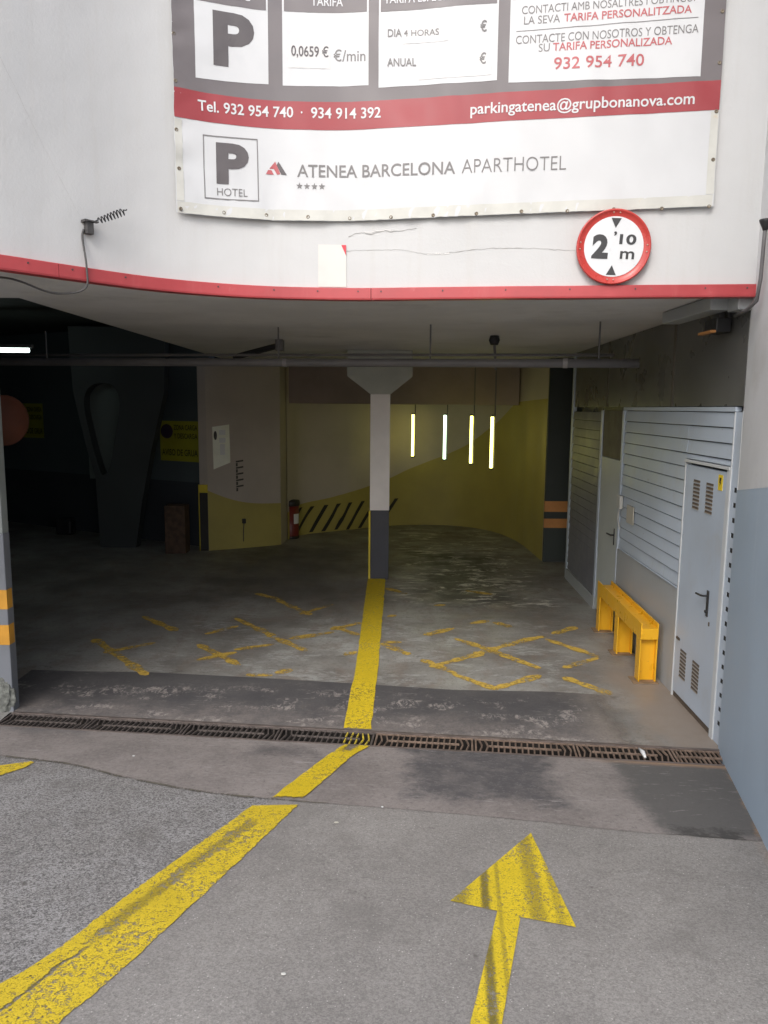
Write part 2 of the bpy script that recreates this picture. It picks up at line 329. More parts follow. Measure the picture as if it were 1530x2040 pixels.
def paint_mat(name, col, axis, bands, wear=.44, lines=(), hole=.13):
    """road paint over coarse asphalt: grains poke through, tyres have left dark streaks along the axis, cracks follow given lines"""
    t = NT(name); x, y, z = t.xyz(); fine = t.noise(130, 4, .85); mid = t.noise(38, 6, .75); big = t.noise(3.2, 5, .65)
    across = t.math('SUBTRACT', t.math('MULTIPLY', x, axis[1]), t.math('MULTIPLY', y, axis[0]))
    along = t.math('ADD', t.math('MULTIPLY', x, axis[0]), t.math('MULTIPLY', y, axis[1]))
    st = None
    for c0, w_, a_ in bands:
        d = t.math('ABSOLUTE', t.math('ADD', t.math('SUBTRACT', across, c0), t.math('MULTIPLY', t.math('SUBTRACT', mid, .5), w_*.9)))
        m_ = t.math('MULTIPLY', t.map(d, w_, w_*.25), a_); st = m_ if st is None else t.math('MAXIMUM', st, m_)
    for (ax, ay), (bx, by), w_, a_ in lines:
        L = math.hypot(bx-ax, by-ay); nx, ny = -(by-ay)/L, (bx-ax)/L; c0 = ax*nx+ay*ny
        d = t.math('ABSOLUTE', t.math('ADD', t.math('SUBTRACT', t.math('ADD', t.math('MULTIPLY', x, nx), t.math('MULTIPLY', y, ny)), c0), t.math('MULTIPLY', t.math('SUBTRACT', t.noise(6, 5, .7), .5), .07)))
        u = t.math('ADD', t.math('MULTIPLY', x, (bx-ax)/L), t.math('MULTIPLY', y, (by-ay)/L)); u0_ = ax*(bx-ax)/L+ay*(by-ay)/L
        m_ = t.math('MULTIPLY', t.math('MULTIPLY', t.map(d, w_, w_*.3), a_), t.math('MULTIPLY', t.map(u, u0_-.08, u0_+.05), t.map(u, u0_+L+.08, u0_+L-.05))); st = m_ if st is None else t.math('MAXIMUM', st, m_)
    sa = hole
    if st is None: st = 0.
    v = t.math('ADD', t.math('MULTIPLY', t.math('ADD', fine, mid), .5), t.math('MULTIPLY', t.math('SUBTRACT', big, .5), .22))
    v = t.math('SUBTRACT', v, t.math('MULTIPLY', st, sa))
    al = t.map(v, wear-.05, wear+.05)
    c = t.mix(t.map(big, .3, .7), sc(col, 1.06), sc(col, .86))
    c = t.mix(t.math('MULTIPLY', t.map(fine, .55, .40), .5), c, sc(col, .55))
    c = t.mix(t.math('MULTIPLY', st, t.map(mid, .35, .6, .45, .85)), c, (.11, .095, .035))
    return t.bsdf(c, .65, 0, t.bump(t.math('ADD', fine, mid), .5, .004), al, spec=.3)
def stucco():
    t = NT('white_stucco')
    c = t.mix(t.map(t.noise(1.3, 6, .6), .3, .72), (.55, .555, .555), (.58, .585, .585))
    c = t.mix(t.math('MULTIPLY', t.map(t.noise(2.4, 6, .7, (4, 4, .3)), .48, .75), .5), c, (.535, .53, .515))
    c = t.mix(t.math('MULTIPLY', t.map(t.noise(26, 6, .8), .66, .74), .3), c, (.5, .48, .45))
    h = t.math('ADD', t.math('MULTIPLY', t.noise(1.1, 3), 3.), t.math('MULTIPLY', t.noise(45, 5, .7), .22))
    return t.bsdf(c, .75, 0, t.bump(h, .38, .02), spec=.3)
M = {}
M['asphalt'] = asphalt(); M['apron'] = apron_mat(); M['band'] = band_mat(); M['floor'] = floor_mat(); M['stucco'] = stucco()
M['ceil'] = mat('ceiling_paint', (.60, .59, .58), .85, .08, 1.2, .15, 40, dirt=(.43, .415, .40), dscale=1.1, dth=(.5, .8))
M['dark_ceil'] = mat('dark_high_ceiling', (.030, .036, .032), .9, .15, 2)  # even dark colour of the high ceiling, slightly varied
M['red_trim'] = mat('red_trim_paint', (0.432, 0.061, 0.068), .38, .09, 3, .06, 20, dirt=(.50, .16, .16), dscale=6, dth=(.6, .8), spec=.5, rust=(.30, .10, .09), scr=(.50, .13, .13))
M['white'] = mat('white_paint', (.78, .78, .77), .5, .04, 3)
M['cream'] = mat('cream_patch_paint', (.64, .635, .60), .6, .03, 4)
M['patch_red'] = mat('sticker_red', (.60, .06, .08), .5, .05, 4)
M['crack'] = mat('crack_shadow', (0.294, 0.287, 0.273), .9, .1, 10)
M['flake'] = mat('flaked_plaster', (0.722, 0.714, 0.697), .8, .05, 20)
M['vinyl'] = mat('banner_vinyl', (.59, .60, .61), .42, .025, 2, spec=.5)
M['hem'] = mat('banner_hem', (.56, .56, .52), .5, .05, 9, dirt=(.56, .46, .30), dscale=8, dth=(.62, .78))
M['b_grey'] = mat('banner_grey_ink', (0.160, 0.144, 0.148), .42, .06, 3, spec=.5)
M['b_ink'] = mat('banner_letter_ink', (0.115, 0.104, 0.108), .45, .05, 5)
M['b_lite'] = mat('banner_pale_ink', (0.195, 0.188, 0.188), .45, .05, 5)
M['b_red'] = mat('banner_red_ink', (.32, .05, .058), .42, .05, 3, spec=.5)
M['b_redtext'] = mat('banner_red_letters', (0.468, 0.125, 0.133), .45, .05, 5)
M['b_white'] = mat('banner_white_ink', (.615, .625, .635), .42, .02, 5)
M['paper'] = mat('paper_label', (.64, .64, .635), .5, .02, 5)
M['brass'] = mat('eyelet_metal', (.20, .17, .13), .45, .2, 30, metal=.6)
M['sign_red'] = mat('sign_red_paint', (0.480, 0.048, 0.040), .3, .04, 5, spec=.5)
M['sign_white'] = mat('sign_white_sheet', (0.689, 0.705, 0.722), .35, .01, 5, spec=.5)
M['sign_black'] = mat('sign_black_ink', (0.049, 0.049, 0.052), .4, .05, 5)
M['rivet'] = mat('rivet_metal', (.55, .45, .36), .4, .1, 20, metal=.5)
M['black'] = mat('black_plastic', (.022, .022, .024), .5, .15, 10)
M['cable'] = mat('grey_cable', (.07, .068, .068), .6, .15, 10)
M['blue'] = mat('blue_grey_wall_paint', (.40, .485, .575), .55, .035, 1.5, .12, 55, dirt=(.39, .44, .50), dscale=3, dth=(.66, .85), spec=.35, scr=(.50, .57, .65))
M['wallwhite'] = mat('plain_white_wall', (.66, .665, .665), .7, .05, 1.5, .15, 45, dirt=(.58, .57, .55), dscale=2, dth=(.5, .8), scr=(.55, .54, .52))  # the outside wall's own white paint with dirt and scratches
M['pillar'] = mat('grey_pillar_paint', (.17, .18, .20), .6, .08, 3, .1, 40)
M['pillar_up'] = mat('pale_pillar_paint', (.24, .26, .25), .6, .08, 3, .1, 40)
M['rough'] = mat('broken_plaster', (.15, .155, .14), .95, .35, 25, .9, 40)
M['orange'] = mat('orange_band_paint', (.58, .28, .035), .5, .1, 6)
M['orange2'] = mat('dull_orange_band', (.52, .235, .075), .5, .1, 6)
M['metal'] = mat('grey_blue_sheet_metal', (.43, .49, .565), .42, .05, 2.2, .05, 12, dirt=(.40, .43, .46), dscale=2.5, dth=(.5, .8), spec=.5, rust=(.22, .16, .11), scr=(.36, .39, .43))
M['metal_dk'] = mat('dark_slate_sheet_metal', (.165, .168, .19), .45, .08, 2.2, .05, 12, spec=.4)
M['gap'] = mat('slat_gap', (.085, .088, .092), .8, .1, 8)
M['metal_lt'] = mat('pale_grey_trim', (.52, .54, .55), .45, .05, 5)
M['skirt'] = mat('grey_skirt_sheet', (.34, .36, .37), .38, .06, 1.6, .05, 8, dirt=(.30, .25, .20), dscale=2.0, dth=(.6, .85), spec=.5, rust=(.24, .17, .11), scr=(.27, .27, .26))
M['slot'] = mat('slot_dark', (.018, .017, .016), .8, .1, 20)
M['slot_rust'] = mat('vent_slot_brown', (.10, .075, .055), .8, .2, 20)
M['lip'] = mat('vent_lip_tan', (.33, .30, .26), .6, .1, 8)
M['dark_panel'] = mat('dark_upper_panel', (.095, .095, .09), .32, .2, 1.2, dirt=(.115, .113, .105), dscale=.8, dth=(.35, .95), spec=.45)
M['dark_div'] = mat('panel_divider', (.10, .085, .07), .6, .1, 5)
M['door_in'] = mat('pale_door_paint', (.46, .49, .47), .45, .04, 2, spec=.5)
M['handle'] = mat('door_handle_metal', (.06, .06, .062), .35, .15, 20, metal=.6)
M['yellow_sticker'] = mat('yellow_sticker', (.75, .55, .03), .5, .03, 6)
M['rail'] = mat('yellow_rail_enamel', (.72, .385, .018), .33, .07, 3, .04, 20, dirt=(.46, .25, .05), dscale=5, dth=(.6, .82), spec=.5, rust=(.30, .17, .06))
M['base'] = mat('rusty_base_plate', (.22, .15, .09), .75, .3, 12, .2, 30)
M['plastic'] = mat('intercom_plastic', (.50, .50, .47), .45, .04, 6)
M['notice'] = mat('faded_notice', (.46, .44, .38), .6, .05, 6)
M['concrete_cap'] = mat('pale_green_concrete', (.40, .41, .365), .8, .08, 3, .15, 35, dirt=(.26, .26, .23), dscale=5, dth=(.6, .8))
M['col_white'] = mat('column_white', (.74, .705, .69), .6, .05, 2.5)
M['col_dark'] = mat('column_dark_blue', (.045, .047, .06), .55, .12, 3, scr=(.07,.07,.08))
M['yel_strip'] = mat('yellow_edge_paint', (.55, .43, .03), .55, .08, 4)
M['pipe'] = mat('grey_pipe', (.125, .12, .122), .5, .1, 4, spec=.4)
M['pipe_lt'] = mat('pale_pipe_coupling', (.22, .21, .21), .5, .1, 4)
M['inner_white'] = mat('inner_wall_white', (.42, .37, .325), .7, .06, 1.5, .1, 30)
M['inner_brown'] = mat('brown_ceiling_duct', (.27, .215, .20), .7, .12, 1.5)
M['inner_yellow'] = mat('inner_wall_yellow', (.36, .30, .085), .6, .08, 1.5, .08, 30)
M['stripe'] = mat('black_stripe_paint', (.022, .02, .019), .6, .2, 6)
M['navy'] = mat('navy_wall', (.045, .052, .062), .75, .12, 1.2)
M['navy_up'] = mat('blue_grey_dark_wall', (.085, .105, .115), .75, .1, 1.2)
M['pylon'] = mat('dark_pylon', (.042, .048, .048), .75, .1, 1.5)
M['pylon_lt'] = mat('grey_recess', (.105, .125, .12), .75, .05, 1.5)
M['sign_yel'] = mat('dim_yellow_sign', (.36, .34, .03), .5, .06, 3)
M['sign_ink'] = mat('yellow_sign_ink', (.04, .045, .01), .5, .1, 5)
M['sign_disc'] = mat('sign_disc_purple', (.05, .03, .06), .5, .1, 5)
M['dark_green'] = mat('dark_green_column', (.038, .046, .042), .6, .1, 2)
M['mirror_o'] = mat('orange_mirror_back', (.075, .024, .013), .6, .2, 4, spec=.25)
M['bin_red'] = mat('bin_red', (.15, .02, .015), .4, .1, 5)
M['bin_black'] = mat('bin_black', (.028, .024, .024), .45, .1, 5)
M['crate'] = mat('brown_crate', (.075, .045, .03), .8, .3, 12)
M['poster'] = mat('laminated_poster', (.80, .80, .68), .12, .05, 4, spec=.6)  # base colour raised to stand in for a bright reflection
M['stencil'] = mat('stencil_ink', (.07, .065, .06), .6, .1, 20)
M['bottle'] = mat('pale_bottle', (.42, .42, .42), .3, .05, 5)
M['grate_dark'] = mat('grimy_iron', (.11, .092, .084), .6, .3, 14, .3, 60, metal=.3, dirt=(.12, .10, .09), dscale=9, dth=(.5, .75))
M['grate_rust'] = mat('rusty_iron', (.20, .145, .112), .65, .3, 14, .3, 60, metal=.25, dirt=(.10, .07, .055), dscale=9, dth=(.5, .75))
M['channel'] = mat('drain_grime', (.020, .017, .015), .9, .3, 10)
M['channel_edge'] = mat('steel_edge', (.20, .165, .15), .5, .2, 8, metal=.5)
M['yellow_iron'] = mat('painted_iron', (.60, .46, .04), .6, .2, 20, dirt=(.16, .12, .06), dscale=30, dth=(.45, .6))
M['line'] = paint_mat('lane_yellow_worn', (.70, .52, .035), (.33, .944), [], .455, [((-1.38, 2.05), (-1.14, 2.64), .011, 1.0), ((-1.12, 2.72), (-.93, 3.25), .045, .6), ((-.99, 3.1), (-.70, 3.80), .05, .5)], .075)
M['line_in'] = paint_mat('lane_yellow_inside', (.72, .53, .025), (0, 1), [], .435, [((-.25, 5.0), (-.19, 5.1), .05, 1.0), ((-.6, 4.12), (-.45, 4.13), .03, 1.)])
M['arrow'] = paint_mat('arrow_yellow_worn', (.76, .57, .03), (.10, .995), [(.04, .05, .7), (.155, .028, 1.0), (.215, .015, .45), (.375, .055, .55), (.47, .03, .4), (.56, .025, .6), (.03, .09, .35)], .44, (), .055)
M['hatch'] = worn('hatch_orange_worn', (.56, .38, .075), .435, 30, 5, .34, edge=.16)
M['seam'] = worn('seam_dirt', (.125, .115, .095), .46, 60, 9, .4, dark=(.06, .055, .045), edge=.12)
M['tube_w'] = glow('tube_warm', (4.2, 3.9, .90), 1.0)
M['tube_c'] = glow('tube_cool', (2.6, 3.6, 2.4), 1.0)
M['tube_l'] = glow('tube_left', (.85, 1., .95), 4.0)
M['litter'] = mat('white_litter', (.60, .60, .60), .5, .05, 20)

# ================================================================= SETTING
# ground: the ramp down to the drain and the street behind the camera, one sheet
bm = B(); xs = [-10, -6, -4]+[-3+.5*i for i in range(13)]+[4]
rows = []
for k in range(9):
    rows.append([bm.verts.new((x, (GF(x)*(1-k/8)+(-1.5)*(k/8)), .125*(GF(x)-(GF(x)*(1-k/8)+(-1.5)*(k/8))))) for x in xs])
rows.append([bm.verts.new((x*1.6, -4, .86)) for x in xs]); rows.append([bm.verts.new((x*40, -300, .86)) for x in xs])
for a, b in zip(rows[:-1], rows[1:]):
    for i in range(len(xs)-1): bm.faces.new((a[i], b[i], b[i+1], a[i+1]))
struct('ground', bm, M['asphalt'])
# concrete apron between the seam and the drain
seam = [(-3.4, 4.93), (-2.548, 4.751), (-1.984, 4.601), (-1.657, 4.434), (-1.411, 4.337), (-1.01, 4.191), (-.496, 4.102), (0, 4.032), (.672, 3.926), (1.302, 3.794), (1.70, 3.74), (2.03, 3.70)]
seam_c = [(p.x, p.y) for p in catmull([(x, y, 0) for x, y in seam], 5)]
seam_c = [(x, y+.016*noise.noise(Vector((x*6, 0, 3)))) for x, y in seam_c]
bm = B(); n = len(seam_c)
low = [bm.verts.new((x, y, gz(x, y)+.003)) for x, y in seam_c]
hi = [bm.verts.new((x if x < 2.0 else 2.37, GF(x if x < 2.0 else 2.37), .004)) for x, y in seam_c]
for i in range(n-1): bm.faces.new((low[i], low[i+1], hi[i+1], hi[i]))
struct('apron', bm, M['apron'])
# dirt filled joint along the seam, widest on the left
bm = B(); prev = None
for i, (x, y) in enumerate(seam_c):
    wd = .004+.020*max(0, min(1, (-.35-x)/.4))*(.5+.9*abs(noise.noise(Vector((x*5, 1, 0)))))
    if x > -.3: continue
    a, b = bm.verts.new((x, y-wd, gz(x, y-wd)+.005)), bm.verts.new((x, y+wd*.5, gz(x, y+wd*.5)+.007))
    if prev: bm.faces.new((prev[0], a, b, prev[1]))
    prev = (a, b)
struct('joint_dirt', bm, M['seam'])
# garage floor
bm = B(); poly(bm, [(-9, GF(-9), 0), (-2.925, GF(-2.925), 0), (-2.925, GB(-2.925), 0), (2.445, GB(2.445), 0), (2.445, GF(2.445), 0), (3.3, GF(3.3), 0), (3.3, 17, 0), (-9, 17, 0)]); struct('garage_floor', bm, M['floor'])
# dark tar band behind the drain
far = [(-3.2, 6.6), (-2.791, 6.571), (-2.104, 6.562), (-1.175, 6.456), (-.273, 6.33), (.595, 6.197), (1.455, 6.172), (2.25, 6.06)]
bm = B(); a = [bm.verts.new((x, GB(x)+.02, .004)) for x, y in far]; b = [bm.verts.new((x, y, .004)) for x, y in far]
for i in range(len(far)-1): bm.faces.new((a[i], a[i+1], b[i+1], b[i]))
struct('tar_band', bm, M['band'])
# ceiling over the entrance, and the higher dark ceiling at the left
bm = B(); pts = [(fq(s, 0, -.06).x, fq(s, 0, -.06).y) for s in [FS[-1]*i/60 for i in range(61)]]
pts = pts+[(3.3, 5.0), (3.3, 17), (-2.68, 17), (-2.68, 5.66), (-4.6, 5.66)]
prism(bm, pts, ZC, ZC+.3); struct('ceiling', bm, M['ceil'])
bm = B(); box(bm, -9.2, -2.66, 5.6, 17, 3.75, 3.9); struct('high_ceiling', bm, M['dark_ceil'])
# drain trench
bm = B(); ang = math.atan(-.105)
def dr(u, v, z): return Vector((u*math.cos(ang)-v*math.sin(ang), 5.21+u*math.sin(ang)+v*math.cos(ang), z))
tr = [(-.125, 0), (-.105, -.02), (-.105, -.16), (.105, -.16), (.105, -.02), (.125, 0)]
for (v0, z0), (v1, z1) in zip(tr[:-1], tr[1:]): poly(bm, [dr(-3.0, v0, z0), dr(2.46, v0, z0), dr(2.46, v1, z1), dr(-3.0, v1, z1)])
struct('drain_channel', bm, M['channel'])

# ================================================================= BUILDING
fac = thing('facade', 'white painted curved concrete wall over the garage entrance', 'wall', (0, 5.3, ZC))
bm = B(); ns = 150; zs = [ZC-.01, 3.5, 4, 4.6, 5.4, 7.5]
grid = [[bm.verts.new(fq(FS[-1]*i/ns, z, 0)) for z in zs] for i in range(ns+1)]
for i in range(ns):
    for k in range(len(zs)-1): bm.faces.new((grid[i][k], grid[i+1][k], grid[i+1][k+1], grid[i][k+1]))
obj('wall_face', bm, M['stucco'], fac, smooth=True)
bm = B(); bx_ = [[bm.verts.new(fq(FS[-1]*i/ns, z, o)) for o, z in ((-.002, zs[0]), (-.25, zs[0]), (-.25, zs[-1]), (-.002, zs[-1]))] for i in range(ns+1)]
for i in range(ns):
    for k in range(3): bm.faces.new((bx_[i][k], bx_[i][k+1], bx_[i+1][k+1], bx_[i+1][k]))
obj('wall_back', bm, M['ceil'], fac)
def crackline(K, wd, m, name):
    bm = B(); prev = None; pts = catmull([(s, z, 0) for s, z in K], 14)
    for i, p in enumerate(pts):
        z = p.y+.008*noise.noise(Vector((p.x*22, p.y*7, 1)))+.004*noise.noise(Vector((p.x*70, 3, 1))); q = wd*(.35+.9*abs(noise.noise(Vector((p.x*13, 5, 2)))))
        a, b = bm.verts.new(fq(p.x, z-q, .003)), bm.verts.new(fq(p.x, z+q, .003))
        if prev: bm.faces.new((prev[0], a, b, prev[1]))
        prev = (a, b)
    return flat(name, bm, m, fac)
crackline([(5.325, 3.452), (5.6, 3.462), (5.875, 3.458), (6.05, 3.43), (6.215, 3.437), (6.416, 3.457), (6.714, 3.457), (7.03, 3.437)], .0016, M['crack'], 'crack')
crackline([(5.51, 3.552), (5.58, 3.575), (5.667, 3.568), (5.75, 3.585), (5.839, 3.583), (5.975, 3.60)], .003, M['crack'], 'crack')
crackline([(5.62, 3.579), (5.70, 3.584), (5.80, 3.594)], .005, M['flake'], 'flaked_patch')
crackline([(6.05, 3.425), (6.13, 3.43), (6.2, 3.432)], .006, M['flake'], 'flaked_patch')
crackline([(3.05, 4.9), (3.2, 4.5), (3.4, 4.1), (3.62, 3.7), (3.74, 3.5)], .0012, M['crack'], 'crack')
def sheet(name, c, m, parent, f, nu=None, nv=None):
    """bilinear sheet through four (u, z) corners: bottom left, bottom right, top right, top left"""
    (a0, b0), (a1, b1), (a2, b2), (a3, b3) = c
    nu = nu or max(1, int(max(abs(a1-a0), .01)/.045)); nv = nv or max(1, int(max(abs(b3-b0), .01)/.045)); bm = B(); g = []
    for i in range(nu+1):
        u = i/nu; row = []
        for k in range(nv+1):
            v = k/nv; row.append(bm.verts.new(f((a0*(1-u)+a1*u)*(1-v)+(a3*(1-u)+a2*u)*v, (b0*(1-u)+b1*u)*(1-v)+(b3*(1-u)+b2*u)*v)))
        g.append(row)
    for i in range(nu):
        for k in range(nv): bm.faces.new((g[i][k], g[i+1][k], g[i+1][k+1], g[i][k+1]))
    o = flat(name, bm, m, parent)
    for p in o.data.polygons: p.use_smooth = True
    return o
pp = sheet('paint_patch', [(5.304, 3.218), (5.497, 3.218), (5.496, 3.497), (5.305, 3.497)], M['cream'], fac, lambda s, z: fq(s, z, .004))
bm = B(); poly(bm, [fq(5.462, 3.495, .007), fq(5.495, 3.424, .007), fq(5.495, 3.495, .007)]); flat('red_corner', bm, M['patch_red'], pp)
# red trim along the lower edge of the facade
trm = thing('edge_trim', 'long red metal trim along the bottom edge of the white facade', 'trim', (0, 5.3, ZL))
segs = [(.05, 3.577), (3.58, 5.668), (5.672, 8.222)]
for a, b in segs:
    bm = B(); n = max(8, int((b-a)/.06)); prof = [(.0, 3.212), (.030, 3.209), (.032, 3.205), (.033, 3.14), (.03, ZL), (-.05, ZL), (-.05, ZL+.006), (.0, ZL+.006)]
    rr = [[bm.verts.new(fq(a+(b-a)*i/n, z+.0016*noise.noise(Vector(((a+(b-a)*i/n)*2.2, 0, 0))), o+.002*noise.noise(Vector(((a+(b-a)*i/n)*3, 9, 0))))) for o, z in prof] for i in range(n+1)]
    for i in range(n):
        for k in range(len(prof)): bm.faces.new((rr[i][k], rr[i+1][k], rr[i+1][(k+1) % len(prof)], rr[i][(k+1) % len(prof)]))
    bm.faces.new(rr[0]); bm.faces.new(rr[-1][::-1]); obj('trim_panel', bm, M['red_trim'], trm)
for s in (3.40, 3.66, 4.0, 4.62, 5.0, 5.30, 5.58, 5.74, 6.16, 6.58, 7.0, 7.42, 7.86, 8.12):
    bm = B(); tube(bm, [fq(s, 3.185, .03), fq(s, 3.185, .037)], [.006, .005], 8); obj('screw', bm, M['cable'], trm)

# ---- banner
ban = thing('banner', 'large white grey and red vinyl parking banner eyeleted to the white facade', 'banner', fq(6.1, 3.63, .01))
def wr(s, z):
    d = .008*noise.noise(Vector((s*3.2, z*1.1, 0)))+  .009*noise.noise(Vector((s*8.+z*3.5, z*2.6, 4)))
    lo = max(0, min(1, (4.05-z)/.4)); d += lo*.015*noise.noise(Vector((s*12+z*5, z*4, 8)))
    e = min(1, (s-4.36)/.35); d += (1-e)*.014*noise.noise(Vector((s*5-z*9, z*7, 2)))
    return d
def bq(layer): return lambda s, z: fq(s, z, .032+wr(s, z)+layer*.0022)
SK = lambda s: .019*(s-4.36)
def bsheet(name, s0, s1, z0, z1, m, layer, parent=ban, sk=True):
    k = SK if sk else (lambda s: 0)
    return sheet(name, [(s0, z0+k(s0)), (s1, z0+k(s1)), (s1, z1+k(s1)), (s0, z1+k(s0))], m, parent, bq(layer))
def bt(name, lines, m, layer=2.4, parent=ban):
    for (s, u0, u1, z0, z1, h, bold) in lines: flat(name, text(B(), s, u0, u1, z0, z1, h, bq(layer), bold), m, parent)
bsheet('fabric', 4.355, 7.875, 3.625, 5.75, M['vinyl'], 0)
bsheet('bottom_hem', 4.362, 7.868, 3.627, 3.695, M['hem'], .9)
bsheet('side_hem', 4.36, 4.408, 3.70, 4.195, M['hem'], .9); bsheet('side_hem', 7.825, 7.872, 3.70, 4.195, M['hem'], .9)
bsheet('grey_panel', 4.358, 7.874, 4.378, 5.745, M['b_grey'], .9)
bsheet('red_band', 4.358, 7.874, 4.205, 4.380, M['b_red'], .95)
for q in ((4.503, 4.979, 4.462, 4.473, 4.910), (5.073, 5.645, 4.487, 4.487, 4.925), (5.713, 6.484, 4.485, 4.478, 4.930), (6.558, 7.746, 4.478, 4.455, 4.958)):
    s0, s1, z0, z1, zt = q
    bx = sheet('info_box', [(s0, z0), (s1, z1+.016), (s1, 5.42), (s0, 5.42)], M['b_white'], ban, bq(1.6))
    bsheet('box_header', s0+.012, s1-.012, zt-SK(s0)+.012, 5.41, M['b_grey'], 2.3, bx)
bt('big_letter', [('P', 4.62, 4.888, 4.558, 4.564, .325, .045)], M['b_ink'])
bt('header_lettering', [('TARIFA', 5.264, 5.474, 4.982, 4.982, .052, .012), ('TARIFA ESPECIAL FUTBOL', 5.748, 6.455, 4.990, 4.990, .052, .012), ('PÚBLIC', 4.640, 4.865, 4.965, 4.972, .052, .012)], M['b_white'], 3.4)
bsheet('price_label', 5.11, 5.392, 4.598-SK(5.1), 4.79-SK(5.1), M['paper'], 2.4)
bt('price_lettering', [('0,0659 €', 5.131, 5.378, 4.671, 4.675, .062, .012)], M['b_ink'], 3.3)
bt('rate_lettering', [('€/min', 5.411, 5.624, 4.653, 4.650, .066, .005)], M['b_lite'])
bsheet('paper_cover', 5.868, 6.165, 4.745-SK(6), 4.866-SK(6), M['paper'], 2.4); bsheet('paper_cover', 5.978, 6.447, 4.525-SK(6.2), 4.722-SK(6.2), M['paper'], 2.4)
bt('fare_lettering', [('DIA', 5.773, 5.865, 4.789, 4.788, .047, .010), ('4 HORAS', 5.879, 6.106, 4.789, 4.787, .037, .004), ('ANUAL', 5.771, 5.961, 4.611, 4.607, .048, .010), ('€', 6.370, 6.411, 4.793, 4.792, .062, .01), ('€', 6.370, 6.411, 4.597, 4.598, .062, .01)], M['b_lite'], 3.3)
bt('contact_lettering', [('CONTACTI AMB NOSALTRES I OBTINGUI', 6.630, 7.686, 4.884, 4.910, .046, .0), ('LA SEVA', 6.645, 6.87, 4.823, 4.827, .046, 0), ('CONTACTE CON NOSOTROS Y OBTENGA', 6.598, 7.718, 4.708, 4.728, .049, 0), ('SU', 6.743, 6.812, 4.657, 4.658, .047, 0)], M['b_lite'])
bt('red_lettering', [('TARIFA PERSONALITZADA', 6.895, 7.672, 4.828, 4.844, .046, .014), ('TARIFA PERSONALIZADA', 6.832, 7.564, 4.658, 4.665, .047, .014), ('932 954 740', 6.842, 7.399, 4.548, 4.548, .070, .01)], M['b_redtext'])
bm = B(); sheet('rule_line', [(6.598, 4.782), (7.713, 4.815), (7.713, 4.819), (6.598, 4.786)], M['b_lite'], ban, bq(2.4), 24, 1); bm.free()
bt('white_lettering', [('Tel. 932 954 740', 4.513, 5.141, 4.268, 4.294, .066, .014), ('·', 5.192, 5.203, 4.296, 4.296, .062, .02), ('934 914 392', 5.26, 5.73, 4.296, 4.297, .066, .014), ('parkingatenea@grupbonanova.com', 6.319, 7.72, 4.295, 4.310, .068, .012)], M['b_white'], 2.2)
fr = .007
for c in ([(4.543, 3.736), (4.905, 3.750), (4.905, 3.757), (4.543, 3.743)], [(4.541, 4.122), (4.901, 4.136), (4.901, 4.143), (4.541, 4.129)], [(4.543, 3.743), (4.549, 3.743), (4.547, 4.123), (4.541, 4.123)], [(4.899, 3.756), (4.905, 3.756), (4.901, 4.137), (4.895, 4.137)]):
    sheet('box_outline', c, M['b_lite'], ban, bq(1.2), 10, 10)
bt('small_letter', [('P', 4.625, 4.840, 3.838, 3.846, .255, .05)], M['b_ink'], 1.4)
bt('hotel_lettering', [('HOTEL', 4.627, 4.829, 3.765, 3.774, .047, -.005), ('APARTHOTEL', 6.271, 6.943, 3.935, 3.938, .084, -.012)], M['b_lite'], 1.4)
bt('name_lettering', [('ATENEA BARCELONA', 5.165, 6.228, 3.923, 3.932, .078, .008)], M['b_lite'], 1.4)
for c, m in (([(4.954, 3.928), (4.970, 3.956), (4.992, 3.956), (5.008, 3.928)], 'b_redtext'), ([(4.978, 3.965), (5.018, 4.012), (5.052, 3.935), (5.030, 3.930), (5.008, 3.965)], 'b_redtext'), ([(5.040, 4.012), (5.094, 3.932), (5.058, 3.932), (5.027, 3.990)], 'b_ink')):
    bm = B(); poly(bm, [bq(1.5)(*p) for p in c]); flat('logo_mark', bm, M[m], ban)
for i in range(4):
    bm = B(); c = 5.180+.0505*i; q = []
    for k in range(10):
        a = math.pi/2+k*math.pi/5; r = .023 if k % 2 == 0 else .0095; q.append((c+r*math.cos(a), 3.865+r*math.sin(a)))
    poly(bm, [bq(1.5)(*p) for p in q]); flat('star', bm, M['b_lite'], ban)
def eyelet(s, z):
    bm = B(); c = bq(1.4)(s, z); n = (fq(s, z, 1)-fq(s, z, 0)); e = n.cross(Vector((0, 0, 1))); r1, r2 = .0125, .006
    A, Bb, Cc = [], [], []
    for k in range(12):
        a = k*math.pi/6; d = e*math.cos(a)+Vector((0, 0, 1))*math.sin(a)
        A.append(bm.verts.new(c+d*r1)); Bb.append(bm.verts.new(c+d*(r1+r2)/2+n*.004)); Cc.append(bm.verts.new(c+d*r2))
    for k in range(12):
        j = (k+1) % 12; bm.faces.new((A[k], A[j], Bb[j], Bb[k])); bm.faces.new((Bb[k], Bb[j], Cc[j], Cc[k]))
    bm.faces.new(Cc); obj('eyelet', bm, M['brass'], ban, True)
for s, z in [(4.383, 3.651), (4.668, 3.66), (4.954, 3.667), (5.237, 3.667), (5.52, 3.665), (5.804, 3.668), (6.089, 3.673), (6.374, 3.677), (6.667, 3.683), (6.963, 3.681), (7.258, 3.687), (7.559, 3.685), (7.849, 3.691), (4.372, 4.694), (4.37, 4.415), (4.372, 4.131), (4.381, 3.897), (7.855, 4.845), (7.857, 4.547), (7.857, 4.263), (7.857, 3.976)]: eyelet(s, z)

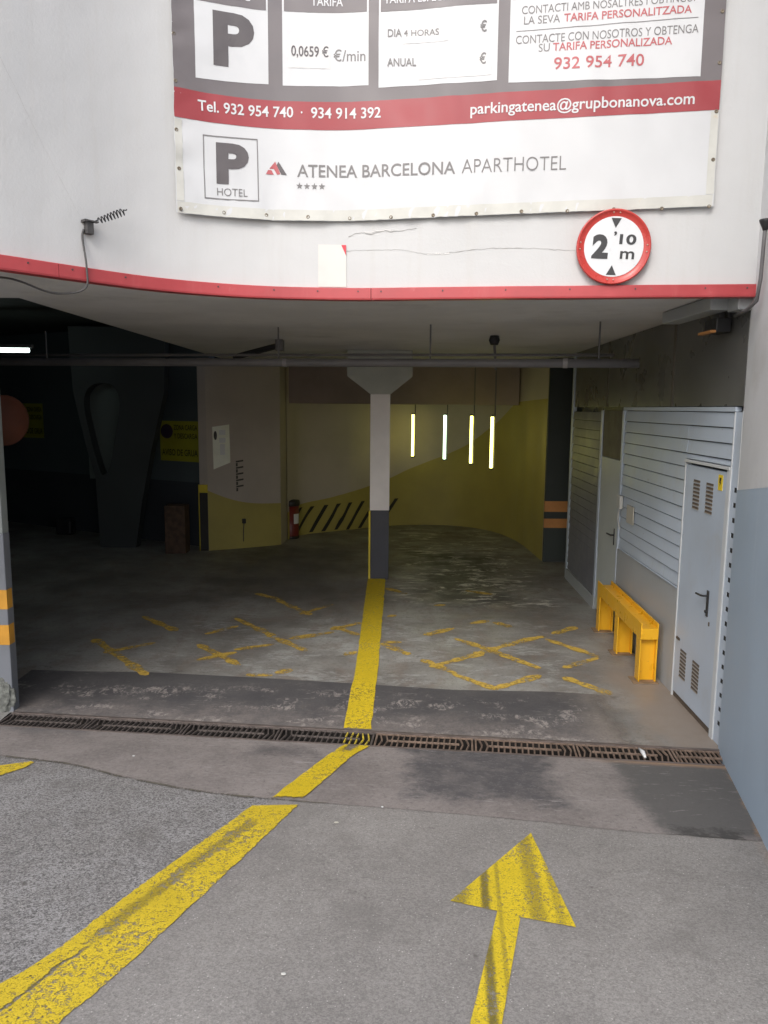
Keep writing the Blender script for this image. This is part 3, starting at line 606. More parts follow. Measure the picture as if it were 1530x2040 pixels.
# ---- round height limit sign
hs_c = fq(7.264, 3.447, .055)
sgn = thing('height_sign', 'round red rimmed height limit sign reading 2,10 m under the banner', 'traffic sign', hs_c)
t_s = (fq(7.4, 0, 0)-fq(7.1, 0, 0)).normalized(); n_s = Vector((t_s.y, -t_s.x, 0)); n_s = (n_s+Vector((0, 0, -.03))).normalized()
u_s = n_s.cross(t_s)*-1 if (n_s.cross(t_s)).z < 0 else n_s.cross(t_s)
rot = R(-3)
def sg(u, v, o=0): return hs_c+t_s*(u*math.cos(rot)-v*math.sin(rot))+u_s*(u*math.sin(rot)+v*math.cos(rot))+n_s*o
def ring(bm, prof, n=64):
    rr = [[bm.verts.new(sg(r*math.cos(2*math.pi*k/n), r*math.sin(2*math.pi*k/n), o)) for k in range(n)] for r, o in prof]
    for a, b in zip(rr[:-1], rr[1:]):
        for k in range(n): bm.faces.new((a[k], a[(k+1) % n], b[(k+1) % n], b[k]))
    return rr
bm = B(); rr = ring(bm, [(.212, -.022), (.233, -.024), (.236, -.02), (.236, .004), (.232, .009), (.224, .009), (.220, .002), (.180, .002)]); bm.faces.new(ring(bm, [(.212, -.0221)])[0]); obj('rim', bm, M['sign_red'], sgn, True)
bm = B(); bm.faces.new(ring(bm, [(.188, .0035)])[0]); flat('face', bm, M['sign_white'], sgn)
fs_ = lambda u, v: sg(u, v, .006)
for a in (('2', -.137, -.033, -.078, -.078, .150, .055), ('10', .032, .138, .017, .017, .062, .03), ('m', .045, .135, -.074, -.074, .072, .015), ("’", -.006, .012, .028, .028, .066, .02)):
    flat('lettering', text(B(), *a[:6], fs_, a[6]), M['sign_black'], sgn)
for d in (1, -1):
    bm = B(); poly(bm, [fs_(-.032, .177*d), fs_(.032, .177*d), fs_(0, .116*d)]); flat('arrowhead', bm, M['sign_black'], sgn)
for u, v in ((-.212, .02), (-.212, -.022), (.212, .02), (.212, -.022), (-.02, -.206), (.02, -.206), (-.02, .212), (.02, .212)):
    bm = B(); tube(bm, [sg(u, v, .001), sg(u, v, .007)], [.006, .0035], 8); obj('rivet', bm, M['rivet'], sgn, True)
for v in (-.1, .1): obj('bracket', tube(B(), [sg(0, v, -.022), sg(0, v, -.054)], .02, 8), M['cable'], sgn)

# ---- coil antenna on a bracket
ant = thing('coil_antenna', 'black coiled wire aerial sticking out from a small bracket on the white wall', 'antenna', fq(3.77, 3.44, 0))
bm = B(); box(bm, 3.758, 3.803, .0, .04, 3.405, 3.475, .004, lambda s, o, z: fq(s, z, o)); box(bm, 3.742, 3.76, .0, .05, 3.47, 3.484, 0, lambda s, o, z: fq(s, z, o)); box(bm, 3.75, 3.83, .02, .05, 3.475, 3.483, 0, lambda s, o, z: fq(s, z, o))
obj('bracket', bm, M['cable'], ant)
p0, p1 = fq(3.825, 3.485, .06), fq(3.965, 3.555, .13); d = (p1-p0); ax = d.normalized(); a_ = ax.orthogonal().normalized(); b_ = ax.cross(a_)
bm = B(); N = 8*14; tube(bm, [p0+d*(i/N)*.94+(a_*math.cos(i/14*2*math.pi)+b_*math.sin(i/14*2*math.pi))*(.021-.008*abs(i/N-.7)) for i in range(N+1)]+[p1+d*.03+a_*.004, p1+d*.06+a_*.012], .0036, 6)
tube(bm, [fq(3.80, 3.478, .04), p0+a_*.01, p0+a_*.024], .0035, 6); obj('coil', bm, M['black'], ant, True)
bm = B(); K = [fq(3.752, 3.43, .012), fq(3.742, 3.38, .012), fq(3.742, 3.25, .04), fq(3.742, 3.19, .046), fq(3.742, 3.11, .045), fq(3.72, 3.075, .02), fq(3.66, 3.055, -.02), fq(3.56, 3.052, -.06), fq(3.42, 3.095, -.09), fq(3.33, 3.108, -.10), fq(3.20, 3.10, -.11), fq(2.95, 3.11, -.12), fq(2.7, 3.15, -.12)]
tube(bm, catmull(K, 6), .0065, 6); obj('cable', bm, M['cable'], ant, True)

# ---- right outside wall: white above, blue grey below, the blue follows the ramp
def eq(y, z, off=0): return Vector((2.42+.28*(y-5.13)-off*.963, y+off*.27, z))
ew = thing('garden_wall', 'plain wall at the right of the ramp, white above blue grey paint', 'wall', (2.0, 3.6, .2))
bm = B(); prism(bm, [(2.42, 5.13), (1.40, 1.5), (8, 1.5), (8, 5.13)], -.1, 7.5); obj('wall_body', bm, M['wallwhite'], ew)
bm = B(); a = None
for i in range(30):
    y = 5.128-3.6*i/29; v = (bm.verts.new(eq(y, gz(2.0, y)-.06, .004)), bm.verts.new(eq(y, 1.882+.125*(4.95-y), .004)))
    if a: bm.faces.new((a[0], a[1], v[1], v[0]))
    a = v
flat('blue_dado', bm, M['blue'], ew)
# rain pipe in the corner
rp = thing('rain_pipe', 'thin grey rain pipe with a dark funnel in the top right corner', 'pipe', fq(8.21, 3.05, .05))
PX, PY = 2.291, 4.75
bm = B(); tube(bm, [(PX, PY, 3.50), (PX-.002, PY, 3.42), (PX-.005, PY, 3.2), (PX-.01, PY+.02, 3.07), (PX-.01, PY+.14, 3.03), (PX+.02, PY+.36, 3.02)], .012, 8); obj('downpipe', bm, M['pipe'], rp, True)
bm = B(); tube(bm, [(PX, PY, 3.48), (PX, PY, 3.50), (PX, PY, 3.53), (PX, PY, 3.545)], [.013, .02, .034, .037], 10); obj('funnel', bm, M['black'], rp, True)

# ---- left pillar with orange bands and broken plaster foot
pl = thing('pillar', 'grey entrance pillar at the left edge with two orange bands', 'pillar', (-3.2, 5.7, 0))
bm = B(); box(bm, -3.6, -2.905, 5.66, 5.76, -.02, 1.42, .006); obj('shaft', bm, M['pillar'], pl)
bm = B(); box(bm, -3.6, -2.908, 5.663, 5.76, 1.42, ZC+.2, .006); obj('upper_shaft', bm, M['pillar_up'], pl)
for z0, z1 in ((.83, .982), (.545, .703)):
    bm = B(); box(bm, -3.6, -2.902, 5.656, 5.74, z0, z1); obj('orange_band', bm, M['orange'], pl)
bm = B(); bmesh.ops.create_icosphere(bm, subdivisions=4, radius=1)
for v in bm.verts:
    n = .25*noise.noise(v.co*2.5)+.15*noise.noise(v.co*6); v.co = Vector((-2.975+v.co.x*.085*(1+n), 5.668+v.co.y*.035*(1+n), .125+v.co.z*.14*(1+n)))
obj('broken_plaster', bm, M['rough'], pl)
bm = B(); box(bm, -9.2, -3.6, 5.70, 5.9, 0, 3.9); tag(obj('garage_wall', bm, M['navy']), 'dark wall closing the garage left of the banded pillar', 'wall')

# ================================================================= RIGHT INNER WALL
rf = lambda off0=0: (lambda o, y, z: rq(y, z, o+off0))
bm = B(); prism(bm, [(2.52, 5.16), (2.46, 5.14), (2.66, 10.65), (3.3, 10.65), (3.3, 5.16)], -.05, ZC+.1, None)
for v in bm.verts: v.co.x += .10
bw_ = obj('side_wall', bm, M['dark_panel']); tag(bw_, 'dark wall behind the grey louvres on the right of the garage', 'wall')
def louvre(root, y0, y1, z0, z1, m, name='louvre_slats'):
    bm = B(); h = .1115; z = z1; base_rq = rq
    while z > z0+.02:
        zb = max(z0, z-h); ja, jb = random.uniform(-.003, .003), random.uniform(-.003, .003)
        def rq_(y, zz, o): return base_rq(y, zz+(ja if y == y0 else jb)*.6, o+(ja if y == y0 else jb))
        q = [(0.006, z-.004), (.016, zb+.014), (.016, zb+.005), (-.004, zb+.005), (-.02, zb+.005), (-.02, z-.004)]
        L = [bm.verts.new(rq_(y0, zz, o)) for o, zz in q]; Rr = [bm.verts.new(rq_(y1, zz, o)) for o, zz in q]
        for k in range(6): bm.faces.new((L[k], L[(k+1) % 6], Rr[(k+1) % 6], Rr[k]))
        bm.faces.new(L); bm.faces.new(Rr[::-1]); z = zb-.0005
    o = obj(name, bm, m, root); bm = B(); box(bm, -.03, -.012, y0, y1, z0, z1, 0, rf()); obj('gap_backing', bm, M['gap'], root); return o
lw = thing('louvre_wall', 'grey metal louvred partition beside the vented cabinet door', 'partition', rq(6.9, 0))
louvre(lw, 6.15, 7.99, .912, 2.39, M['metal']); louvre(lw, 5.27, 6.149, 2.01, 2.39, M['metal'])
bm = B(); box(bm, -.03, .006, 6.15, 8.06, 0, .908, .002, rf()); obj('skirt_panel', bm, M['skirt'], lw)
bm = B(); box(bm, -.03, .016, 5.27, 8.05, 2.392, 2.425, .002, rf()); box(bm, -.03, .024, 7.992, 8.05, .91, 2.39, .002, rf()); obj('frame', bm, M['metal'], lw)
lw2 = thing('louvre_wall', 'dark slate louvred partition deeper in the garage beyond the inner door', 'partition', rq(9.7, 0))
louvre(lw2, 8.98, 10.52, .16, 2.37, M['metal_dk'])  # its own darker sheet metal, unlike the near louvres
bm = B(); box(bm, -.03, .02, 8.90, 8.975, .14, 2.39, .002, rf()); obj('frame', bm, M['metal'], lw2)
bm = B(); box(bm, -.03, .03, 8.90, 10.56, -.01, .15, .004, rf()); obj('plinth', bm, M['skirt'], lw2)
# vented cabinet door
cd = thing('cabinet_door', 'grey metal cabinet door with four vents and a yellow sticker', 'door', rq(5.73, 0))
bm = B(); box(bm, -.02, .014, 5.335, 6.132, .05, 1.965, .004, rf()); leaf = obj('door_leaf', bm, M['metal'], cd)
bm = B(); box(bm, -.03, .020, 6.138, 6.152, 0, 2.0, 0, rf()); box(bm, -.03, .020, 5.275, 5.325, 0, 2.0, 0, rf()); box(bm, -.03, .028, 5.275, 6.15, 1.985, 2.006, 0, rf()); obj('door_frame', bm, M['metal_lt'], cd)
bm = B(); box(bm, -.03, .004, 5.30, 6.14, 0, .045, 0, rf()); obj('sill', bm, M['slot_rust'], cd)
def vent(y0, y1, z0, z1, n, tilt, m):
    bm = B()
    for i in range(n):
        z = z0+(z1-z0)*(i+.5)/n; box(bm, .0125, .0165, y0, y1, z-.0085, z+.0085, 0, lambda o, y, zz: rq(y, zz+tilt*(y-y0), o))
    obj('vent', bm, m, cd)
    bm = B()
    for i in range(n):
        z = z0+(z1-z0)*(i+.5)/n; box(bm, .013, .020, y0, y1, z-.013, z-.0075, 0, rf())
    obj('vent_lip', bm, M['lip'], cd)
vent(5.82, 5.95, 1.625, 1.865, 8, 0, M['slot_rust']); vent(5.56, 5.69, 1.625, 1.865, 8, 0, M['slot_rust'])
vent(5.87, 6.0, .215, .46, 8, 0, M['slot_rust']); vent(5.595, 5.73, .215, .455, 8, 0, M['slot_rust'])
bm = B(); box(bm, .012, .022, 5.50, 5.535, .86, 1.06, .003, rf()); tube(bm, [rq(5.517, 1.02, .02), rq(5.517, 1.02, .055), rq(5.54, 1.018, .062), rq(5.64, 1.01, .06)], .008, 8); tube(bm, [rq(5.517, .90, .02), rq(5.517, .90, .034)], .012, 8); obj('handle', bm, M['handle'], cd)
bm = B(); box(bm, .012, .0165, 5.40, 5.475, 1.825, 1.938, 0, rf()); st_ = obj('warning_sticker', bm, M['yellow_sticker'], cd)
bm = B(); poly(bm, [rq(5.452, 1.92, .018), rq(5.418, 1.915, .018), rq(5.432, 1.885, .018), rq(5.422, 1.885, .018), rq(5.445, 1.85, .018), rq(5.44, 1.878, .018), rq(5.452, 1.878, .018)]); flat('bolt_mark', bm, M['stripe'], st_)
bm = B(); box(bm, .012, .024, 6.03, 6.10, .51, .53, .002, rf()); obj('latch', bm, M['slot_rust'], cd); bm = B(); box(bm, .012, .02, 5.46, 5.475, .80, .83, .002, rf()); obj('keyhole', bm, M['slot_rust'], cd)
# slotted upright at the corner
su = thing('slotted_upright', 'tall pale metal strip with a column of slots beside the blue wall', 'upright', rq(5.2, 0))
bm = B(); zs_ = [.0]; z = .13
for y0, y1 in ((5.135, 5.165), (5.215, 5.262)): box(bm, -.004, .012, y0, y1, 0, 2.39, 0, rf())
prev = 0
zz = .14
while zz < 1.9:
    box(bm, .0085, .0118, 5.165, 5.215, prev, zz, 0, rf()); prev = zz+.035; zz += .106
box(bm, .0085, .0118, 5.165, 5.215, prev, 2.39, 0, rf()); obj('slotted_face', bm, M['metal'], su)
bm = B(); box(bm, -.012, .024, 5.127, 5.134, 0, 2.40, 0, rf()); box(bm, -.012, .02, 5.263, 5.271, 0, 2.39, 0, rf()); obj('edge_strip', bm, M['metal_lt'], su)
bm = B(); box(bm, -.03, .0075, 5.166, 5.214, .05, 2.3, 0, rf()); obj('slot_backing', bm, M['slot'], su)
# inner door, the panel over it
idr = thing('inner_door', 'narrow pale door with black lever between the two louvred partitions', 'door', rq(8.48, 0))
bm = B(); box(bm, -.03, .010, 8.095, 8.885, .02, 1.855, .004, rf()); obj('door_leaf', bm, M['door_in'], idr)
bm = B(); box(bm, .008, .016, 8.17, 8.20, .92, 1.10, .002, rf()); tube(bm, [rq(8.185, 1.03, .014), rq(8.185, 1.03, .05), rq(8.22, 1.03, .055), rq(8.33, 1.025, .055)], .009, 8); obj('handle', bm, M['black'], idr)
bm = B(); box(bm, -.03, .012, 8.06, 8.09, 0, 2.39, .002, rf()); obj('door_frame', bm, M['metal'], idr)
bm = B(); box(bm, -.03, .006, 8.092, 8.895, 1.86, 2.39, .002, rf()); obj('transom_panel', bm, M['dark_div'], idr)
# dark upper panels
up_ = thing('upper_panels', 'row of dark panels above the grey louvres under the ceiling', 'panelling', rq(7.9, 2.43))
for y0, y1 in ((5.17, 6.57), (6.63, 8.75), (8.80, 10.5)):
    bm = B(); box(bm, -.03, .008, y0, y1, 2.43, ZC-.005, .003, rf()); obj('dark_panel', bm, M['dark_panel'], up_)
for y0 in (6.575, 8.755):
    bm = B(); box(bm, -.03, .012, y0, y0+.045, 2.43, ZC-.005, .002, rf()); obj('divider', bm, M['dark_div'], up_)
bm = B(); box(bm, -.03, .022, 10.53, 10.63, 0, ZC-.01, .003, rf()); tag(obj('frame_post', bm, M['metal']), 'slim grey post at the far end of the louvred partitions', 'post')
# intercom and notice
ic = thing('intercom', 'small pale intercom box with curly lead on the louvres', 'intercom', rq(7.93, 1.42, .02))
bm = B(); box(bm, .022, .06, 7.86, 7.99, 1.36, 1.50, .008, rf()); obj('body', bm, M['plastic'], ic)
bm = B(); tube(bm, catmull([rq(7.93, 1.36, .04), rq(7.95, 1.28, .045), rq(7.93, 1.2, .04), rq(7.91, 1.14, .03)], 5), .007, 6); obj('lead', bm, M['plastic'], ic, True)
bm = B(); box(bm, .024, .034, 7.45, 7.68, 1.25, 1.435, .002, rf()); tag(obj('notice', bm, M['notice']), 'faded paper notice fixed to the louvres beside the intercom', 'notice')
# yellow I-beam guard
gr = thing('guard_rail', 'yellow steel I-beam crash barrier on three posts by the right wall', 'barrier', (2.37, 7.2, 0))
gx = lambda y: 2.345+.05*(y-6.47)
def gbar(bm, o0, o1, y0, y1, z0, z1, bev=.003): box(bm, o0, o1, y0, y1, z0, z1, bev, lambda o, y, z: Vector((gx(y)+o, y, z)))
bm = B(); gbar(bm, -.078, -.066, 6.40, 8.06, .40, .545); gbar(bm, .066, .078, 6.40, 8.06, .40, .545); gbar(bm, -.068, .068, 6.41, 8.05, .487, .499); gbar(bm, -.068, .068, 6.395, 6.407, .40, .50)
for s_ in (-1, 1): pass
obj('beam', bm, M['rail'], gr)
for y in (6.405, 7.165, 7.93):
    bm = B(); gbar(bm, -.078, -.066, y, y+.125, .012, .399); gbar(bm, .066, .078, y, y+.125, .012, .399); gbar(bm, -.067, .067, y+.052, y+.064, .012, .398); gbar(bm, -.066, .066, y+.01, y+.018, .3, .38, .001) if False else None
    obj('post', bm, M['rail'], gr)
    bm = B(); gbar(bm, -.125, .10, y-.03, y+.15, .0, .012); obj('base_plate', bm, M['base'], gr)
# cable trunk and floodlight under the soffit
bm = B(); box(bm, 2.20, 2.34, 5.25, 6.15, 3.075, 3.165, .006); box(bm, 2.32, 2.44, 5.10, 5.26, 3.06, 3.165, .006); tag(obj('ceiling_trunking', bm, M['skirt']), 'pale box trunking under the ceiling in the right corner', 'trunking')
fl = thing('floodlight', 'small dark floodlight with an amber lower edge high on the right wall', 'light', rq(5.5, 3.0))
bm = B(); box(bm, .03, .138, 5.40, 5.62, 2.945, 3.045, .008, rf()); obj('housing', bm, M['black'], fl)
bm = B(); box(bm, .14, .178, 5.39, 5.63, 2.940, 2.958, .002, rf()); obj('amber_edge', bm, M['orange2'], fl)
bm = B(); box(bm, .0, .03, 5.47, 5.55, 2.97, 3.10, .004, rf()); box(bm, .05, .09, 5.48, 5.54, 3.045, 3.165, .003, rf()); obj('bracket', bm, M['pipe'], fl)

# ================================================================= GARAGE INTERIOR
cl = thing('column', 'square column in the middle with flared cap and dark foot', 'column', (-.07, 10.55, 0))
def frust(bm, a, b, z0, z1):
    L = [bm.verts.new((x, y, z0)) for x, y in ((a[0], a[2]), (a[1], a[2]), (a[1], a[3]), (a[0], a[3]))]; T = [bm.verts.new((x, y, z1)) for x, y in ((b[0], b[2]), (b[1], b[2]), (b[1], b[3]), (b[0], b[3]))]
    for k in range(4): bm.faces.new((L[k], L[(k+1) % 4], T[(k+1) % 4], T[k]))
    bm.faces.new(L[::-1]); bm.faces.new(T)
shp = (-.198, .072, 10.40, 10.68); cp = (-.515, .370, 10.36, 10.74)
bm = B(); frust(bm, shp, cp, 2.58, 2.82); frust(bm, cp, cp, 2.8205, ZC-.004); obj('cap', bm, M['concrete_cap'], cl)
bm = B(); box(bm, *shp, .978, 2.579, .004); obj('shaft', bm, M['col_white'], cl)
bm = B(); box(bm, -.187, .070, 10.398, 10.682, 0, .977, .004); obj('foot', bm, M['col_dark'], cl)
bm = B(); box(bm, -.215, -.188, 10.396, 10.68, .0, .977, .003); obj('yellow_edge', bm, M['yel_strip'], cl)
# pipe under the ceiling
pb = lambda x: 6.75-.24*(x-2.24)
cpipe = thing('ceiling_pipe', 'long grey pipe hung across the garage under the ceiling', 'pipe', (0, 7.2, 2.9))
zp = lambda x: 2.795+.0*(x)
def px(x):
    Y = pb(x); return Vector((x, Y, 2.4+.0578*Y+.006*x))
bm = B(); tube(bm, [px(x) for x in (-6.5, -4, -2, -1, 0, 1, 2.235)], .040, 12); obj('pipe', bm, M['pipe'], cpipe, True)
bm = B(); tube(bm, [px(x)+Vector((0, .25, .09)) for x in (-6, -3, -.5, .5, 2.1)], .014, 8); obj('conduit', bm, M['pipe'], cpipe, True)
for x in (-3.6, -1.05, .42, 1.9):
    bm = B(); p = px(x); tube(bm, [p+Vector((0, 0, .04)), (p.x, p.y, ZC)], .008, 6); obj('hanger', bm, M['pipe'], cpipe)
for x in (-.98, 1.62):
    bm = B(); tube(bm, [px(x-.02), px(x+.02)], .045, 12); obj('coupling', bm, M['pipe_lt'], cpipe)
ss = thing('smoke_detector', 'small round detector with conduit under the garage ceiling', 'detector', (1.16, 8.2, ZC))
bm = B(); tube(bm, [(1.16, 8.2, ZC-.003), (1.16, 8.2, ZC-.05), (1.16, 8.2, ZC-.10)], [.045, .06, .04], 12); obj('body', bm, M['black'], ss, True)
bm = B(); tube(bm, [(1.17, 8.25, ZC-.1), (1.19, 8.25, ZC-.36)], .014, 6); obj('drop_pipe', bm, M['pipe'], ss)
fa = thing('ceiling_fixture', 'dark slanting fixture fixed under the ceiling left of the column', 'arm', (-1.4, 8.9, ZC))
bm = B(); tube(bm, [(-1.24, 8.9, ZC-.07), (-1.8, 9.15, ZC-.19)], .035, 8); obj('arm', bm, M['black'], fa); bm = B(); box(bm, -1.27, -1.18, 8.85, 8.97, ZC-.13, ZC-.003, .005); obj('mount', bm, M['pipe'], fa)

# curved back wall with painted swoosh
BK = [(-1.75, 13.5), (-1.519, 14.083), (-.9, 14.55), (-.643, 14.723), (-.25, 15.05), (.157, 15.28), (.75, 15.42), (1.4, 15.35), (1.85, 15.05), (2.168, 14.57), (2.36, 13.95), (2.466, 13.22), (2.522, 11.763)]
BS = [0.]
for a, b in zip(BK[:-1], BK[1:]): BS.append(BS[-1]+math.dist(a, b))
BC = catmull([(x, y, 0) for x, y in BK], 6); BCS = [0.]
for i in range(len(BC)-1): BCS.append(BS[(i+1)//6] + ((i+1) % 6)/6*((BS[(i+1)//6+1]-BS[(i+1)//6]) if (i+1) % 6 else 0))
def bk(s, z, off=0):
    i = 0
    while i < len(BCS)-2 and BCS[i+1] < s: i += 1
    a, b = BC[i], BC[i+1]; u = (s-BCS[i])/(BCS[i+1]-BCS[i]); p = a.lerp(b, u); e = (b-a).normalized(); n = Vector((e.y, -e.x, 0))
    return Vector((p.x+n.x*off, p.y+n.y*off, z))
bw = thing('ramp_wall', 'curved back wall of the ramp, white with a rising yellow sweep', 'wall', (.4, 15, 0))
bm = B(); ribbon(bm, [(p.x, p.y) for p in BC], 0, ZC); r_ = bmesh.ops.solidify(bm, geom=bm.faces[:], thickness=-.0) if False else None
g2 = [(bk(s, 0, -.2).x, bk(s, 0, -.2).y) for s in BCS[::4]]
ribbon(bm, g2, 0, ZC); obj('wall_body', bm, M['inner_white'], bw, True)
SW = [(0, .50), (.36, .57), (1.09, .65), (1.68, .75), (2.11, .83), (2.67, .99), (3.04, 1.15), (3.46, 1.32), (3.85, 1.48), (4.28, 1.69), (4.78, 1.99), (5.23, 2.22), (5.7, 2.45), (6.0, 2.52), (BCS[-1]-.01, 2.56)]
bm = B(); prev = None
for p in catmull([(s, z, 0) for s, z in SW], 6):
    v = (bm.verts.new(bk(p.x, .0, .004)), bm.verts.new(bk(p.x, p.y, .004)))
    if prev: bm.faces.new((prev[0], v[0], v[1], prev[1]))
    prev = v
sw = flat('yellow_sweep', bm, M['inner_yellow'], bw)
for a, b, c, d in ((.30, .28, .55, .53), (.42, .06, .84, .525), (.80, .03, 1.12, .53), (1.05, .02, 1.41, .54), (1.34, .03, 1.69, .545), (1.61, .01, 2.01, .55), (1.92, .01, 2.25, .45), (2.40, .01, 2.80, .56)):
    bm = B(); t0 = .085; L = [bm.verts.new(bk(a+(c-a)*k/6-t0/2, b+(d-b)*k/6, .008)) for k in range(7)]; Rr = [bm.verts.new(bk(a+(c-a)*k/6+t0/2, b+(d-b)*k/6, .008)) for k in range(7)]
    for k in range(6): bm.faces.new((L[k], Rr[k], Rr[k+1], L[k+1]))
    flat('black_stripe', bm, M['stripe'], bw)
bm = B(); box(bm, -1.86, 2.40, 13.6, 14.0, 2.46, ZC-.004, .01); tag(obj('ceiling_duct', bm, M['inner_brown']), 'broad brown boxed duct across the back above the hanging tubes', 'duct')
# four hanging tube lamps
root = None
lab = ['hanging vertical tube lamp nearest the white column, warm glow', 'hanging vertical tube lamp with cooler greenish white glow', 'hanging warm tube lamp third from the column over the yellow sweep', 'hanging warm tube lamp farthest right and lowest over the yellow sweep']
for i, (x, y) in enumerate(((.55, 14.8), (1.115, 14.05), (1.488, 13.0), (1.70, 12.0))):
    tl = thing('tube_lamp', lab[i], 'tube light', (x, y, 1.45), 'hanging tube lamps at the back')
    bm = B(); tube(bm, [(x, y, 1.46), (x, y, 2.27)], .024, 10); obj('tube', bm, M['tube_c'] if i == 1 else M['tube_w'], tl, True)
    bm = B(); tube(bm, [(x+.045, y+.02, 1.44), (x+.045, y+.02, ZC if y < 13.55 else 2.47 if y < 14.02 else ZC)], .011, 6); obj('rod', bm, M['pipe'], tl)
    bm = B(); tube(bm, [(x, y, 1.43), (x, y, 1.46)], .026, 10); tube(bm, [(x, y, 2.27), (x, y, 2.30)], .026, 10); box(bm, x, x+.045, y-.005, y+.02, 2.28, 2.295); box(bm, x, x+.045, y-.005, y+.02, 1.44, 1.452); obj('end_cap', bm, M['pipe'], tl)
lt = thing('batten_light', 'lit white tube batten under the dark ceiling at far left', 'tube light', (-5.6, 11, 3.17))
bm = B(); tube(bm, [(-6.3, 11, 3.168), (-5.11, 11, 3.168)], .03, 10); obj('tube', bm, M['tube_l'], lt, True)
bm = B(); box(bm, -6.35, -5.05, 10.97, 11.03, 3.202, 3.25, .004); box(bm, -5.6, -5.58, 10.99, 11.01, 3.25, 3.75); obj('batten', bm, M['pipe'], lt)

# white block at the left with poster
bl = thing('corner_block', 'white wall block with yellow base left of the column', 'wall', (-2.4, 12.7, 0))
BL = [(-2.925, 12.40), (-2.65, 12.53), (-2.38, 12.68), (-2.1, 12.84), (-1.8, 13.013)]
def bq2(s, z, off=0):                    # s runs 0..1 along the block face
    x = -2.925+1.125*s; y = 12.40+.613*s-.03*math.sin(math.pi*s); return Vector((x+.478*off, y-.878*off, z))
fc = [(bq2(i/12, 0).x, bq2(i/12, 0).y) for i in range(13)]
bm = B(); prism(bm, [(-3.06, 12.42)]+fc+[(-1.76, 13.55), (-3.06, 13.55)], 0, ZC-.003); obj('wall_body', bm, M['inner_white'], bl)
sheet('yellow_base', [(0, 0.0), (1, 0.0), (1, .737), (0, 1.013)], M['inner_yellow'], bl, lambda s, z: bq2(s, z if z < .02 else z-.10*math.sin(math.pi*s)*(z/1.), .004), 14, 10)
cg = thing('corner_guard', 'black and yellow corner guard on the white block', 'guard', (-3.0, 12.38, 0))
bm = B(); box(bm, -3.06, -2.925, 12.385, 12.415, 0, .975, .004); obj('black_face', bm, M['stripe'], cg); bm = B(); box(bm, -3.065, -2.923, 12.382, 12.415, .976, 1.11, .004); box(bm, -3.075, -3.062, 12.38, 12.415, 0, 1.11, .002); obj('yellow_edge', bm, M['yel_strip'], cg)
po = thing('poster', 'shiny laminated notice on the white block, a reflection put into its pale colour', 'poster', bq2(.18, 1.4, .01))
sheet('sheet', [(.083, 1.36), (.31, 1.47), (.305, 2.10), (.078, 2.06)], M['poster'], po, lambda s, z: bq2(s, z, .010+.004*math.sin(s*30+z*4)), 8, 10)
bm = B(); c = (.115, 1.92)
poly(bm, [bq2(c[0]+.022*math.cos(k*math.pi/8), c[1]+.075*math.sin(k*math.pi/8), .018) for k in range(16)]); flat('round_symbol', bm, M['stencil'], po)
for z0, z1, a, b in ((1.93, 2.01, .165, .25), (1.80, 1.88, .165, .25), (1.60, 1.78, .175, .24)):
    sheet('printed_block', [(a, z0), (b, z0), (b, z1), (a, z1)], M['paper'], po, lambda s, z: bq2(s, z, .018), 4, 4)
stn = thing('stencil_text', 'dark stencilled marks painted on the white block under the poster', 'marking', bq2(.42, 1.2, .005))
for k in range(5):
    bm = B(); z = 1.47-.105*k
    poly(bm, [bq2(.385, z-.005, .006), bq2(.485, z+.012, .006), bq2(.485, z+.04, .006), bq2(.385, z+.022, .006)])
    poly(bm, [bq2(.385, z-.07, .006), bq2(.410, z-.068, .006), bq2(.410, z-.012, .006), bq2(.385, z-.014, .006)]); flat('stencil_row', bm, M['stencil'], stn)
sk = thing('wall_socket', 'small black socket with hanging lead low on the yellow base', 'socket', bq2(.475, .47, .01))
bm = B(); box(bm, .455, .50, 0, .05, .43, .51, .006, lambda s, o, z: bq2(s, z, o)); obj('box', bm, M['black'], sk); bm = B(); tube(bm, catmull([bq2(.476, .43, .03), bq2(.47, .3, .02), bq2(.468, .12, .02)], 5), .008, 6); obj('lead', bm, M['cable'], sk, True)

# red bin, bottle
bn = thing('litter_bin', 'round dark red bin with black lid and white label by the striped wall', 'bin', (-1.73, 13.75, 0))
def lathe(bm, c, prof, n=20):
    rr = [[bm.verts.new((c[0]+r*math.cos(2*math.pi*k/n), c[1]+r*math.sin(2*math.pi*k/n), z)) for k in range(n)] for r, z in prof]
    for a, b in zip(rr[:-1], rr[1:]):
        for k in range(n): bm.faces.new((a[k], a[(k+1) % n], b[(k+1) % n], b[k]))
    bm.faces.new(rr[0][::-1]); bm.faces.new(rr[-1])
BCN = (-1.715, 13.72)
bm = B(); lathe(bm, BCN, [(.145, 0), (.150, .02), (.150, .60)]); obj('body', bm, M['bin_red'], bn, True)
bm = B(); lathe(bm, BCN, [(.160, .60), (.168, .62), (.168, .67), (.16, .70), (.05, .715)]); obj('lid', bm, M['bin_black'], bn, True); bm = B(); lathe(bm, BCN, [(.156, 0), (.156, .05)]); obj('foot_ring', bm, M['bin_black'], bn, True)
bm = B()
for k in range(5):
    a0, a1 = R(-62+k*10), R(-52+k*10); poly(bm, [(BCN[0]+.153*math.cos(a), BCN[1]+.153*math.sin(a), z) for a, z in ((a0, .28), (a1, .28), (a1, .46), (a0, .46))])
flat('label', bm, M['paper'], bn)
bt_ = B(); lathe(bt_, (-1.74, 13.70), [(.035, .716), (.037, .73), (.037, .83), (.014, .86), (.014, .90)], 12); tag(obj('bottle', bt_, M['bottle'], smooth=True), 'small pale bottle standing on the lid of the red bin', 'bottle')

